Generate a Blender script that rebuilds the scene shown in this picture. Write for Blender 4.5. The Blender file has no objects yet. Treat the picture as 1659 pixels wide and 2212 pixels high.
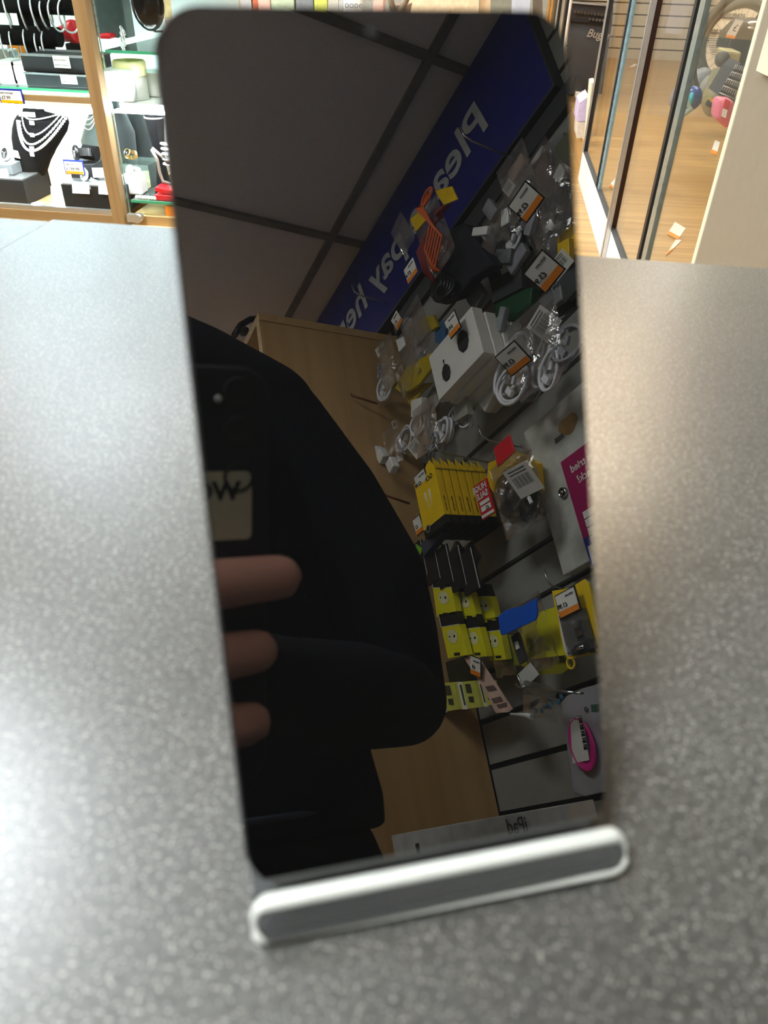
import bpy, bmesh, math, random
from mathutils import Vector, Matrix, Quaternion, noise
random.seed(7)
SC = bpy.context.scene
COL = SC.collection
V3 = Vector

# ------------------------------------------------------------------ camera
F = 1614.7                       # focal length in pixels of the 1659 x 2212 frame
RW = Matrix(((0.99021, 0.13746, 0.02431), (-0.10199, 0.59346, 0.79837), (0.09532, -0.79303, 0.60167)))   # world -> camera
RC = RW.transposed()
cam = bpy.data.cameras.new('camera'); camo = bpy.data.objects.new('camera', cam); COL.objects.link(camo)
camo.matrix_world = RC.to_4x4()
cam.sensor_fit = 'VERTICAL'; cam.sensor_height = 36.0; cam.sensor_width = 27.0
cam.lens = F / 2212 * 36.0
cam.clip_start = 0.004; cam.clip_end = 60
cam.dof.use_dof = True; cam.dof.focus_distance = 1.65; cam.dof.aperture_fstop = 12.5
SC.camera = camo
SC.view_settings.view_transform = 'Standard'; SC.view_settings.look = 'None'
SC.view_settings.gamma = 1.0; SC.view_settings.use_curve_mapping = False
SC.view_settings.exposure = 1.2
SC.render.film_transparent = False
SC.cycles.transparent_max_bounces = 32; SC.cycles.max_bounces = 14; SC.cycles.diffuse_bounces = 5; SC.cycles.glossy_bounces = 6; SC.cycles.caustics_reflective = False

# ------------------------------------------------------------------ world
w = bpy.data.worlds.new('shop_ambient'); SC.world = w; w.use_nodes = True
w.node_tree.nodes['Background'].inputs[0].default_value = (0.75, 0.86, 1.0, 1)
w.node_tree.nodes['Background'].inputs[1].default_value = 0.25

CEIL = 1.5; FLOOR = -1.108; CTOP = -0.158
# ceiling light panels : x0, x1, y0, y1, strength, colour, label
PANELS = [
    (-0.95, -0.43, -0.62, -0.12, 50, (0.96, 1.0, 0.97), 'unseen ceiling light added above the near counter to light the till wall'),  # unseen panel put in to light the till wall goods
    (-1.55, -1.03, 0.58, 1.08, 26, (0.90, 0.97, 1.0), 'square ceiling light over the aisle left of the counter'),
    (-0.10, 0.40, -2.6, -2.1, 38, (0.97, 1.0, 0.97), 'unseen ceiling light added behind the photographer to light the till wall'),  # second unseen panel put in for the till wall goods
    (0.42, 0.72, 2.5, 3.4, 20, (1.0, 0.76, 0.50), 'warm ceiling light before the glass shop display'),
    (-1.98, -1.44, 2.6, 3.5, 30, (0.74, 0.88, 1.0), 'cool ceiling light above the jewellery cabinets'),
    (-3.0, -2.1, 4.1, 5.1, 40, (0.88, 0.95, 1.0), 'large cool ceiling light at the far left of the shop'),
    (1.2, 2.2, 5.5, 6.5, 6.5, (1.0, 0.92, 0.78), 'ceiling light over the bicycle display'),
    (1.0, 2.0, 8.4, 9.2, 7, (1.0, 0.94, 0.84), 'unseen ceiling light added to brighten the cream slatted wall'),  # put in out of view to lift the dim slats
    (-0.6, 0.1, 5.2, 6.2, 10, (1.0, 0.95, 0.88), 'ceiling light in the middle of the shop'),
]

# ------------------------------------------------------------------ measuring helpers (pixel of the photograph -> point in the shop)
def ray(px, py):
    return RC @ V3(((px - 829.5) / F, (1106 - py) / F, -1.0))
NS = V3((0.29147024, -0.81083871, 0.507529)); US = V3((0.94104698, 0.3382759, 0)); VS = V3((-0.17168483, 0.47760863, 0.86163468))
DS = 0.13969357944532282         # distance of the phone glass from the lens
def at_y(px, py, y):
    d = ray(px, py); return d * (y / d.y)
def at_x(px, py, x):
    d = ray(px, py); return d * (x / d.x)
def at_z(px, py, z):
    d = ray(px, py); return d * (z / d.z)
def mdir(px, py):
    d = ray(px, py); h = d * (-DS / NS.dot(d)); return h, d - 2 * d.dot(NS) * NS
def mx(px, py, x):
    h, r = mdir(px, py); return h + r * ((x - h.x) / r.x)
def my(px, py, y):
    h, r = mdir(px, py); return h + r * ((y - h.y) / r.y)
def mcam(px, py, zc):            # point on the plane z = zc of the camera, seen in the glass
    h, r = mdir(px, py); a = RW @ h; b = RW @ r; return a + b * ((zc - a.z) / b.z)

# ------------------------------------------------------------------ materials
def lin(c):
    return tuple((x / 255 / 12.92 if x / 255 <= 0.04045 else ((x / 255 + 0.055) / 1.055) ** 2.4) for x in c)
MATS = {}
def nn(t, typ, **kw):
    n = t.nodes.new(typ)
    for k, v in kw.items(): setattr(n, k, v)
    return n
def mat(name, rgb, rough=0.5, metal=0.0, var=0.12, scale=40.0, bump=0.0, spec=0.5, coat=0.0, ior=1.5, stretch=None, subs=0.0):
    if name in MATS: return MATS[name]
    m = bpy.data.materials.new(name); m.use_nodes = True; t = m.node_tree
    p = t.nodes['Principled BSDF']; c = lin(rgb)
    tc = nn(t, 'ShaderNodeTexCoord'); mp = nn(t, 'ShaderNodeMapping'); no = nn(t, 'ShaderNodeTexNoise')
    t.links.new(tc.outputs['Object'], mp.inputs[0]); t.links.new(mp.outputs[0], no.inputs['Vector'])
    if stretch: mp.inputs['Scale'].default_value = stretch
    no.inputs['Scale'].default_value = scale; no.inputs['Detail'].default_value = 4
    rp = nn(t, 'ShaderNodeValToRGB'); t.links.new(no.outputs['Fac'], rp.inputs[0])
    rp.color_ramp.elements[0].position = 0.3; rp.color_ramp.elements[1].position = 0.7
    rp.color_ramp.elements[0].color = (*[x * (1 - var) for x in c], 1)
    rp.color_ramp.elements[1].color = (*[min(1, x * (1 + var)) for x in c], 1)
    t.links.new(rp.outputs[0], p.inputs['Base Color'])
    p.inputs['Roughness'].default_value = rough; p.inputs['Metallic'].default_value = metal
    p.inputs['Specular IOR Level'].default_value = spec; p.inputs['IOR'].default_value = ior
    p.inputs['Coat Weight'].default_value = coat
    if subs:
        p.inputs['Subsurface Weight'].default_value = subs; p.inputs['Subsurface Radius'].default_value = (0.01, 0.004, 0.002)
    if bump:
        b = nn(t, 'ShaderNodeBump'); b.inputs['Strength'].default_value = bump; b.inputs['Distance'].default_value = 0.002
        t.links.new(no.outputs['Fac'], b.inputs['Height']); t.links.new(b.outputs[0], p.inputs['Normal'])
    MATS[name] = m; return m
def emit(name, rgb, s):
    if name in MATS: return MATS[name]
    m = bpy.data.materials.new(name); m.use_nodes = True; t = m.node_tree; t.nodes.clear()
    e = nn(t, 'ShaderNodeEmission'); e.inputs[0].default_value = (*rgb, 1); e.inputs[1].default_value = s
    o = nn(t, 'ShaderNodeOutputMaterial'); t.links.new(e.outputs[0], o.inputs[0]); MATS[name] = m; return m
def film(name, tint=(1, 1, 1), haze=0.06, rough=0.08, gain=1.0, bump=0.0, bscale=60, hazecol=(0.8, 0.8, 0.8)):
    """thin clear sheet: glass pane, plastic bag, blister"""
    if name in MATS: return MATS[name]
    m = bpy.data.materials.new(name); m.use_nodes = True; t = m.node_tree; t.nodes.clear()
    tr = nn(t, 'ShaderNodeBsdfTransparent'); tr.inputs[0].default_value = (*tint, 1)
    df = nn(t, 'ShaderNodeBsdfDiffuse'); df.inputs[0].default_value = (*hazecol, 1)
    gl = nn(t, 'ShaderNodeBsdfGlossy'); gl.inputs['Roughness'].default_value = rough
    fr = nn(t, 'ShaderNodeFresnel'); fr.inputs[0].default_value = 1.5
    mu = nn(t, 'ShaderNodeMath', operation='MULTIPLY', use_clamp=True); mu.inputs[1].default_value = gain
    a = nn(t, 'ShaderNodeMixShader'); a.inputs[0].default_value = haze
    b = nn(t, 'ShaderNodeMixShader'); o = nn(t, 'ShaderNodeOutputMaterial')
    t.links.new(tr.outputs[0], a.inputs[1]); t.links.new(df.outputs[0], a.inputs[2])
    t.links.new(fr.outputs[0], mu.inputs[0]); t.links.new(mu.outputs[0], b.inputs[0])
    t.links.new(a.outputs[0], b.inputs[1]); t.links.new(gl.outputs[0], b.inputs[2]); t.links.new(b.outputs[0], o.inputs[0])
    if bump:
        tc = nn(t, 'ShaderNodeTexCoord'); no = nn(t, 'ShaderNodeTexNoise'); no.inputs['Scale'].default_value = bscale
        bp = nn(t, 'ShaderNodeBump'); bp.inputs['Strength'].default_value = bump; bp.inputs['Distance'].default_value = 0.004
        t.links.new(tc.outputs['Object'], no.inputs['Vector']); t.links.new(no.outputs['Fac'], bp.inputs['Height'])
        t.links.new(bp.outputs[0], gl.inputs['Normal']); t.links.new(bp.outputs[0], fr.inputs['Normal'])
    MATS[name] = m; return m
def counter_mat():
    m = bpy.data.materials.new('speckled_grey_laminate'); m.use_nodes = True; t = m.node_tree; p = t.nodes['Principled BSDF']
    tc = nn(t, 'ShaderNodeTexCoord')
    def layer(scale, lo, hi, detail=2.0, typ='noise'):
        n = nn(t, 'ShaderNodeTexNoise'); n.inputs['Scale'].default_value = scale; n.inputs['Detail'].default_value = detail
        n.inputs['Roughness'].default_value = 0.6
        t.links.new(tc.outputs['Object'], n.inputs['Vector'])
        mr = nn(t, 'ShaderNodeMapRange'); mr.inputs[1].default_value = lo; mr.inputs[2].default_value = hi
        t.links.new(n.outputs['Fac'], mr.inputs[0]); return mr.outputs[0]
    base = layer(420, 0.36, 0.66, 6.0); fleck = layer(700, 0.62, 0.74, 1.0); pale = layer(1000, 0.665, 0.73, 0.0); soft = layer(9, 0.3, 0.7)
    def mix(f, a, b):
        x = nn(t, 'ShaderNodeMix', data_type='RGBA'); t.links.new(f, x.inputs[0])
        for i, c in ((6, a), (7, b)):
            if isinstance(c, tuple): x.inputs[i].default_value = (*c, 1)
            else: t.links.new(c, x.inputs[i])
        return x.outputs[2]
    c0 = mix(base, (0.031, 0.031, 0.030), (0.062, 0.062, 0.058))
    c1 = mix(fleck, c0, (0.105, 0.10, 0.095))
    c2 = mix(pale, c1, (0.22, 0.21, 0.20))
    t.links.new(c2, p.inputs['Base Color'])
    rr = nn(t, 'ShaderNodeMapRange'); rr.inputs[3].default_value = 0.29; rr.inputs[4].default_value = 0.34
    t.links.new(soft, rr.inputs[0]); t.links.new(rr.outputs[0], p.inputs['Roughness'])
    bn = nn(t, 'ShaderNodeTexNoise'); bn.inputs['Scale'].default_value = 900; t.links.new(tc.outputs['Object'], bn.inputs['Vector'])
    b = nn(t, 'ShaderNodeBump'); b.inputs['Strength'].default_value = 0.10; b.inputs['Distance'].default_value = 0.0004
    t.links.new(bn.outputs['Fac'], b.inputs['Height']); t.links.new(b.outputs[0], p.inputs['Normal'])
    p.inputs['Specular IOR Level'].default_value = 0.8
    return m
def wood_mat(name, a, b, along='x', rough=0.4, planks=0.0):
    m = bpy.data.materials.new(name); m.use_nodes = True; t = m.node_tree; p = t.nodes['Principled BSDF']
    tc = nn(t, 'ShaderNodeTexCoord'); mp = nn(t, 'ShaderNodeMapping'); no = nn(t, 'ShaderNodeTexNoise')
    s = {'x': (0.6, 14, 14), 'y': (14, 0.6, 14), 'z': (14, 14, 0.6)}[along]
    mp.inputs['Scale'].default_value = s; no.inputs['Scale'].default_value = 2.2; no.inputs['Detail'].default_value = 6; no.inputs['Distortion'].default_value = 0.4
    t.links.new(tc.outputs['Object'], mp.inputs[0]); t.links.new(mp.outputs[0], no.inputs['Vector'])
    r = nn(t, 'ShaderNodeValToRGB'); r.color_ramp.elements[0].position = 0.35; r.color_ramp.elements[1].position = 0.68
    r.color_ramp.elements[0].color = (*lin(a), 1); r.color_ramp.elements[1].color = (*lin(b), 1)
    t.links.new(no.outputs['Fac'], r.inputs[0]); out = r.outputs[0]
    if planks:
        br = nn(t, 'ShaderNodeTexBrick'); br.inputs['Scale'].default_value = 1.0; br.inputs['Brick Width'].default_value = 1.3; br.inputs['Row Height'].default_value = planks
        br.inputs['Mortar Size'].default_value = 0.004; br.inputs['Color1'].default_value = (1, 1, 1, 1); br.inputs['Color2'].default_value = (0.86, 0.86, 0.86, 1); br.inputs['Mortar'].default_value = (0.5, 0.5, 0.5, 1)
        t.links.new(tc.outputs['Object'], br.inputs['Vector'])
        x = nn(t, 'ShaderNodeMix', data_type='RGBA', blend_type='MULTIPLY'); x.inputs[0].default_value = 1
        t.links.new(out, x.inputs[6]); t.links.new(br.outputs['Color'], x.inputs[7]); out = x.outputs[2]
    t.links.new(out, p.inputs['Base Color']); p.inputs['Roughness'].default_value = rough
    return m

M_COUNTER = counter_mat()
M_WOOD = wood_mat('beech_veneer', (176, 140, 92), (196, 160, 110), 'z')
M_WOODX = wood_mat('beech_rail', (176, 140, 92), (200, 164, 114), 'x')
M_POST = wood_mat('pale_beech_post', (142, 112, 74), (164, 134, 92), 'z')
M_POSTX = wood_mat('pale_beech_rail', (142, 112, 74), (164, 134, 92), 'x')
M_FLOOR = wood_mat('wood_laminate_floor', (160, 124, 70), (190, 152, 94), 'x', 0.35, 0.13)
M_DWOOD = wood_mat('display_floor_laminate', (164, 126, 74), (192, 154, 98), 'x', 0.3)
M_CEIL = mat('ceiling_tile', (226, 226, 232), 0.9, var=0.04, scale=120, bump=0.4)
M_GRID = mat('ceiling_grid', (120, 118, 118), 0.6)
M_SLAT = mat('grey_slat_board', (150, 150, 144), 0.55, var=0.05)
M_GROOVE = mat('slat_groove', (30, 30, 32), 0.8)
M_CREAMSLAT = mat('cream_slat_board', (214, 204, 182), 0.5, var=0.04)
M_CREAM = mat('cream_panel_paint', (134, 124, 108), 0.6, var=0.03)
M_IVORY = mat('ivory_edging', (225, 222, 196), 0.4, var=0.03)
M_WHITE = mat('white_plastic', (235, 235, 232), 0.35, var=0.03)
M_CARD = mat('white_card', (236, 234, 226), 0.6, var=0.03)
M_PAPER = mat('white_paper', (240, 240, 238), 0.8, var=0.02)
M_BLACK = mat('black_plastic', (18, 18, 20), 0.35, var=0.2)
M_INK = mat('black_ink', (14, 14, 16), 0.6, var=0.1)
M_VELVET = mat('black_velvet', (8, 8, 10), 0.9, var=0.4, scale=300, bump=0.3, spec=0.15)
M_PLINTH = mat('charcoal_card', (34, 35, 37), 0.7, var=0.1, spec=0.3)
M_DGREY = mat('dark_grey_board', (52, 54, 56), 0.6, var=0.1)
M_MGREY = mat('mid_grey_plastic', (120, 124, 126), 0.5)
M_SILVER = mat('polished_silver', (240, 242, 244), 0.3, metal=0.55, var=0.05)
M_CHROME = mat('chrome', (210, 212, 214), 0.12, metal=1.0, var=0.05)
M_STEEL = mat('zinc_wire', (190, 190, 186), 0.3, metal=1.0, var=0.08)
M_ALU = mat('brushed_aluminium', (205, 206, 206), 0.35, metal=0.9, var=0.05)
M_YEL = mat('yellow_card', (246, 206, 8), 0.45, var=0.05)
M_YEL2 = mat('lime_yellow_card', (226, 220, 20), 0.45, var=0.05)
M_YELP = mat('deep_yellow_plastic', (232, 190, 0), 0.35, var=0.1)
M_ORANGE = mat('orange_print', (244, 140, 20), 0.6, var=0.04)
M_ORCORD = mat('orange_cord', (216, 92, 20), 0.6)
M_RED = mat('red_print', (206, 22, 34), 0.5, var=0.05)
M_DRED = mat('dark_red_cord', (132, 24, 26), 0.7)
M_MAG = mat('magenta_print', (168, 16, 92), 0.5, var=0.04)
M_BLUE = mat('blue_print', (20, 48, 160), 0.5, var=0.05)
M_SIGN = mat('royal_blue_sign', (6, 24, 124), 0.35, var=0.04)
M_CYANB = mat('bright_blue_plastic', (10, 92, 214), 0.3, var=0.06)
M_TEAL = mat('teal_plastic', (24, 158, 170), 0.4)
M_GREEN = mat('green_print', (40, 150, 60), 0.5)
M_DKGREEN = mat('dark_green_plastic', (14, 72, 36), 0.5)
M_PINK = mat('pink_rubber', (226, 40, 150), 0.4)
M_PINKC = mat('pale_pink_plastic', (226, 110, 140), 0.4)
M_BEIGE = mat('beige_plastic', (170, 158, 110), 0.5)
M_PEACH = mat('peach_card', (226, 190, 172), 0.6)
M_CABLE = mat('white_cable', (232, 232, 236), 0.35, var=0.03)
M_GREYC = mat('grey_cable', (150, 150, 158), 0.4)
M_NAVY = mat('navy_knit', (4, 5, 16), 0.9, var=0.25, scale=260, bump=0.4, spec=0.12)
M_DARKT = mat('charcoal_trouser', (6, 7, 11), 0.9, var=0.2, scale=200, spec=0.12)
M_SKIN = mat('skin', (224, 164, 146), 0.5, var=0.06, scale=60, subs=0.15)
M_HAIR = mat('dark_brown_hair', (34, 24, 20), 0.7, var=0.3, stretch=(60, 60, 4))
M_RUBBER = mat('black_rubber', (34, 36, 36), 0.7, var=0.15)
M_BEIGEPAPER = mat('cream_poster_paper', (222, 208, 180), 0.7, var=0.03)
M_GLASS = film('clear_pane', (0.985, 0.995, 0.99), 0.0, 0.01, 0.25)
M_GREENEDGE = film('green_glass_edge', (0.25, 0.8, 0.5), 0.45, 0.1, hazecol=(0.15, 0.75, 0.42))
M_SHELFGLASS = film('shelf_glass', (0.85, 0.96, 0.92), 0.10, 0.03, hazecol=(0.75, 0.95, 0.88))
M_BAG = film('clear_polythene', (0.99, 0.99, 0.99), 0.02, 0.08, 0.5, 0.8, 55)
M_BLIST = film('clear_blister', (0.98, 0.98, 0.98), 0.06, 0.06, 0.9, 0.4, 30)
M_EDGEGLOW = film('acrylic_edge_glow', (0.9, 0.93, 0.92), 0.72, 0.3, 1.2, hazecol=(0.64, 0.66, 0.63))  # whitish haze stands for light piped to the acrylic edge
M_ACRYL = film('clear_acrylic', (0.55, 0.57, 0.57), 0.10, 0.12, 1.2, hazecol=(0.42, 0.44, 0.45))

# ------------------------------------------------------------------ mesh helpers
class B:
    def __init__(s): s.bm = bmesh.new(); s.mi = 0
    def _face(s, vs, sm=False):
        try: f = s.bm.faces.new(vs); f.material_index = s.mi; f.smooth = sm; return f
        except ValueError: return None
    def box(s, c, d, rot=None):
        c = V3(c); h = V3(d) / 2; vs = []
        for i in range(8):
            p = V3((h.x if i & 1 else -h.x, h.y if i & 2 else -h.y, h.z if i & 4 else -h.z))
            if rot is not None: p = rot @ p
            vs.append(s.bm.verts.new(c + p))
        for q in ((0, 2, 3, 1), (4, 5, 7, 6), (0, 1, 5, 4), (2, 6, 7, 3), (0, 4, 6, 2), (1, 3, 7, 5)): s._face([vs[i] for i in q])
        return s
    def span(s, x0, x1, y0, y1, z0, z1): return s.box(((x0 + x1) / 2, (y0 + y1) / 2, (z0 + z1) / 2), (abs(x1 - x0), abs(y1 - y0), abs(z1 - z0)))
    def prism(s, pts, ext, sm=False):
        """closed outline pts swept by vector ext"""
        ext = V3(ext); a = [s.bm.verts.new(V3(p)) for p in pts]; b = [s.bm.verts.new(V3(p) + ext) for p in pts]
        s._face(a[::-1]); s._face(b); n = len(a)
        for i in range(n): s._face([a[i], a[(i + 1) % n], b[(i + 1) % n], b[i]], sm)
        return s
    def tube(s, pts, r, seg=8, closed=False, cap=True):
        pts = [V3(p) for p in pts]; n = len(pts); rings = []
        rr = r if isinstance(r, (list, tuple)) else [r] * n
        up = None
        for i, p in enumerate(pts):
            a = pts[(i - 1) % n] if (closed or i > 0) else p; b = pts[(i + 1) % n] if (closed or i < n - 1) else p
            t = (b - a); t = t.normalized() if t.length > 1e-9 else V3((0, 0, 1))
            if up is None:
                up = t.orthogonal().normalized()
            up = (up - t * up.dot(t)); up = up.normalized() if up.length > 1e-6 else t.orthogonal().normalized()
            sd = t.cross(up)
            rings.append([s.bm.verts.new(p + (up * math.cos(k * 2 * math.pi / seg) + sd * math.sin(k * 2 * math.pi / seg)) * rr[i]) for k in range(seg)])
        m = n if closed else n - 1
        for i in range(m):
            A = rings[i]; C = rings[(i + 1) % n]
            off = 0
            if closed and i == n - 1:
                off = min(range(seg), key=lambda o: (A[0].co - C[o].co).length)
            for k in range(seg): s._face([A[k], A[(k + 1) % seg], C[(k + 1 + off) % seg], C[(k + off) % seg]], True)
        if cap and not closed: s._face(rings[0][::-1]); s._face(rings[-1])
        return s
    def cyl(s, a, b, r, r2=None, seg=24): return s.tube([a, b], [r, r if r2 is None else r2], seg)
    def ell(s, c, r, rot=None, nu=20, nv=12):
        c = V3(c); r = V3(r) if not isinstance(r, (int, float)) else V3((r, r, r)); rows = []
        for j in range(1, nv):
            th = math.pi * j / nv
            row = []
            for i in range(nu):
                ph = 2 * math.pi * i / nu; p = V3((r.x * math.sin(th) * math.cos(ph), r.y * math.sin(th) * math.sin(ph), r.z * math.cos(th)))
                if rot is not None: p = rot @ p
                row.append(s.bm.verts.new(c + p))
            rows.append(row)
        tp = V3((0, 0, r.z)); tp = rot @ tp if rot is not None else tp
        T = s.bm.verts.new(c + tp); Bt = s.bm.verts.new(c - tp)
        for i in range(nu):
            s._face([T, rows[0][i], rows[0][(i + 1) % nu]], True); s._face([Bt, rows[-1][(i + 1) % nu], rows[-1][i]], True)
            for j in range(nv - 2): s._face([rows[j][i], rows[j + 1][i], rows[j + 1][(i + 1) % nu], rows[j][(i + 1) % nu]], True)
        return s
    def lathe(s, prof, c=(0, 0, 0), axis=None, seg=28):
        c = V3(c); q = V3((0, 0, 1)).rotation_difference(V3(axis)) if axis is not None else Quaternion()
        rings = [[s.bm.verts.new(c + q @ V3((max(r, 1e-5) * math.cos(k * 2 * math.pi / seg), max(r, 1e-5) * math.sin(k * 2 * math.pi / seg), z))) for k in range(seg)] for r, z in prof]
        for A, C in zip(rings, rings[1:]):
            for k in range(seg): s._face([A[k], A[(k + 1) % seg], C[(k + 1) % seg], C[k]], True)
        return s
    def rings(s, rs, seg=28):
        """loft of ellipses: (centre, axis_u, axis_v)"""
        R_ = [[s.bm.verts.new(V3(c) + V3(u) * math.cos(k * 2 * math.pi / seg) + V3(v) * math.sin(k * 2 * math.pi / seg)) for k in range(seg)] for c, u, v in rs]
        for A, C in zip(R_, R_[1:]):
            for k in range(seg): s._face([A[k], A[(k + 1) % seg], C[(k + 1) % seg], C[k]], True)
        s._face(R_[0][::-1], True); s._face(R_[-1], True); return s
    def torus(s, c, r, rt, n=(0, 0, 1), seg=32, st=8, sx=1.0, squash=1.0):
        q = V3((0, 0, 1)).rotation_difference(V3(n))
        return s.tube([V3(c) + q @ V3((r * sx * math.cos(i * 2 * math.pi / seg), r * squash * math.sin(i * 2 * math.pi / seg), 0)) for i in range(seg)], rt, st, True)
    def add_mesh(s, me, mtx):
        me.transform(mtx); k = len(s.bm.faces); s.bm.from_mesh(me); s.bm.faces.ensure_lookup_table()
        for f in s.bm.faces[k:]: f.material_index = s.mi
        return s

def props(o, label=None, cat=None, group=None, kind=None):
    if label: o['label'] = label
    if cat: o['category'] = cat
    if group: o['group'] = group
    if kind: o['kind'] = kind
    return o
def thing(name, label, cat, loc=(0, 0, 0), group=None):
    o = bpy.data.objects.new(name, None); o.empty_display_size = 0.02; COL.objects.link(o); o.location = V3(loc)
    return props(o, label, cat, group)
def root_of(p):
    m = V3((0, 0, 0)); q = p
    while q is not None: m += q.location; q = q.parent
    return m
def put(name, b, m, parent=None, label=None, bevel=0.0, bseg=2, smooth=False, mods=None, kind=None, cat=None, group=None):
    me = bpy.data.meshes.new(name); bmesh.ops.recalc_face_normals(b.bm, faces=b.bm.faces)
    b.bm.to_mesh(me); b.bm.free()
    for x in (m if isinstance(m, (list, tuple)) else [m]): me.materials.append(x)
    o = bpy.data.objects.new(name, me); COL.objects.link(o)
    if parent is None:
        # origin at the base centre
        if len(me.vertices):
            xs = [v.co.x for v in me.vertices]; ys = [v.co.y for v in me.vertices]; zs = [v.co.z for v in me.vertices]
            c = V3(((min(xs) + max(xs)) / 2, (min(ys) + max(ys)) / 2, min(zs))); me.transform(Matrix.Translation(-c)); o.location = c
    else:
        base = root_of(parent); me.transform(Matrix.Translation(-base)); o.parent = parent
    if smooth:
        for f in me.polygons: f.use_smooth = True
    if bevel:
        md = o.modifiers.new('bevel', 'BEVEL'); md.width = bevel; md.segments = bseg; md.limit_method = 'ANGLE'; md.angle_limit = 0.6
    for (typ, kw) in (mods or []):
        md = o.modifiers.new(typ.lower(), typ)
        for k, v in kw.items(): setattr(md, k, v)
    return props(o, label, cat, group, kind)
def single(name, b, m, label, cat, group=None, **kw): return put(name, b, m, None, label, cat=cat, group=group, **kw)
def struct(name, b, m, **kw): return put(name, b, m, None, kind='structure', **kw)
def dup(root, delta, label, group=None):
    r = root.copy(); COL.objects.link(r); r.location = root.location + V3(delta); r['label'] = label
    if group: r['group'] = group
    for ch in list(root.children):
        c = ch.copy(); COL.objects.link(c); c.parent = r
        for g in list(ch.children):
            d = g.copy(); COL.objects.link(d); d.parent = c
    return r
def textmesh(body, size, shear=0.0, extr=0.0002, bold=0.0, align='LEFT'):
    cu = bpy.data.curves.new('lettering', 'FONT'); cu.body = body; cu.size = size; cu.shear = shear; cu.extrude = extr; cu.offset = bold; cu.align_x = align
    cu.resolution_u = 3
    o = bpy.data.objects.new('lettering', cu); COL.objects.link(o)
    dg = bpy.context.evaluated_depsgraph_get(); me = bpy.data.meshes.new_from_object(o.evaluated_get(dg))
    bpy.data.objects.remove(o); bpy.data.curves.remove(cu); return me
def text(b, body, size, org, right, up, **kw):
    r = V3(right).normalized(); u = V3(up).normalized(); n = r.cross(u)
    b.add_mesh(textmesh(body, size, **kw), Matrix.Translation(V3(org)) @ Matrix((r, u, n)).transposed().to_4x4()); return b
def poly(b, fn, pts, X, ext): return b.prism([fn(px, py, X) for px, py in pts], ext)

# ------------------------------------------------------------------ the room
b = B(); b.span(-4.2, 4.2, -3.4, 11.2, FLOOR - 0.05, FLOOR); struct('floor', b, M_FLOOR)
b = B(); b.span(-2.4, 0.515, -3.39, -0.11, FLOOR + 0.0003, FLOOR + 0.0012); single('bounce_sheet', b, mat('pale_grey_bounce', (170, 174, 182), 0.6), 'added pale grey sheet behind the counter bouncing light to the ceiling', 'bounce sheet')  # unseen sheet added to bounce neutral light onto the ceiling
b = B(); b.span(-4.2, 4.2, -3.4, 11.2, CEIL + 0.012, CEIL + 0.06)
b.mi = 1
for k in range(-9, 7):
    x = 0.81 + 0.6 * k; b.span(x - 0.010, x + 0.010, -3.4, 11.2, CEIL - 0.002, CEIL + 0.012)
for k in range(-5, 20):
    y = -0.67 + 0.6 * k; b.span(-4.2, 4.2, y - 0.010, y + 0.010, CEIL, CEIL + 0.012)
struct('ceiling', b, [M_CEIL, M_GRID])
b = B(); b.span(-4.25, -4.2, -3.4, 11.2, FLOOR, CEIL); struct('wall_left', b, M_CREAM)
b = B(); b.span(4.2, 4.25, -3.4, 11.2, FLOOR, CEIL); struct('wall_far_right', b, M_CREAM)
b = B(); b.span(-4.2, 4.2, -3.45, -3.4, FLOOR, CEIL); struct('wall_near', b, M_CREAM)
b = B(); b.span(-4.2, 4.2, 11.2, 11.25, FLOOR, CEIL); struct('wall_back', b, M_CREAM)
b = B()                                                   # slat wall beside the till
zz = 0.34 - 0.0975 * 15 + 0.006
while zz < 1.45:
    b.span(0.93, 0.945, -1.21, 0.42, zz, zz + 0.0855); zz += 0.0975
b.mi = 1; b.span(0.945, 0.965, -2.4, 0.42, FLOOR, CEIL)
struct('wall_right', b, [M_SLAT, M_GROOVE])
for i, (x0, x1, y0, y1, st, col, lb) in enumerate(PANELS):
    t = thing('ceiling_light', lb, 'ceiling light', ((x0 + x1) / 2, (y0 + y1) / 2, CEIL - 0.02))
    b = B(); b.span(x0, x1, y0, y1, CEIL - 0.012, CEIL - 0.006); put('diffuser', b, emit('lamp_%d' % i, col, st), t)
    b = B(); e = 0.02
    b.span(x0 - e, x1 + e, y0 - e, y0, CEIL - 0.02, CEIL - 0.003); b.span(x0 - e, x1 + e, y1, y1 + e, CEIL - 0.02, CEIL - 0.003)
    b.span(x0 - e, x0, y0, y1, CEIL - 0.02, CEIL - 0.003); b.span(x1, x1 + e, y0, y1, CEIL - 0.02, CEIL - 0.003)
    put('frame', b, M_WHITE, t)

# ------------------------------------------------------------------ counter
t = thing('counter', 'dark speckled laminate shop counter the phone stand sits on', 'counter', (0.3, 0.2, FLOOR))
b = B(); b.span(-0.3035, 0.92, -0.14, 0.509, CTOP - 0.038, CTOP); put('worktop', b, M_COUNTER, t, bevel=0.0015)
b = B(); b.span(-0.29, 0.92, -0.10, 0.48, FLOOR, CTOP - 0.038); put('carcass', b, M_WOODX, t)
t = thing('counter_flap', 'adjoining grey counter flap left of the main counter', 'counter', (-0.7, 0.2, FLOOR))
b = B(); b.span(-1.3, -0.3040, -0.14, 0.509, CTOP - 0.040, CTOP - 0.0015); put('worktop', b, M_COUNTER, t, bevel=0.0015)
b = B(); b.span(-1.28, -0.32, -0.10, 0.48, FLOOR, CTOP - 0.040); put('carcass', b, M_WOODX, t)

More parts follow.
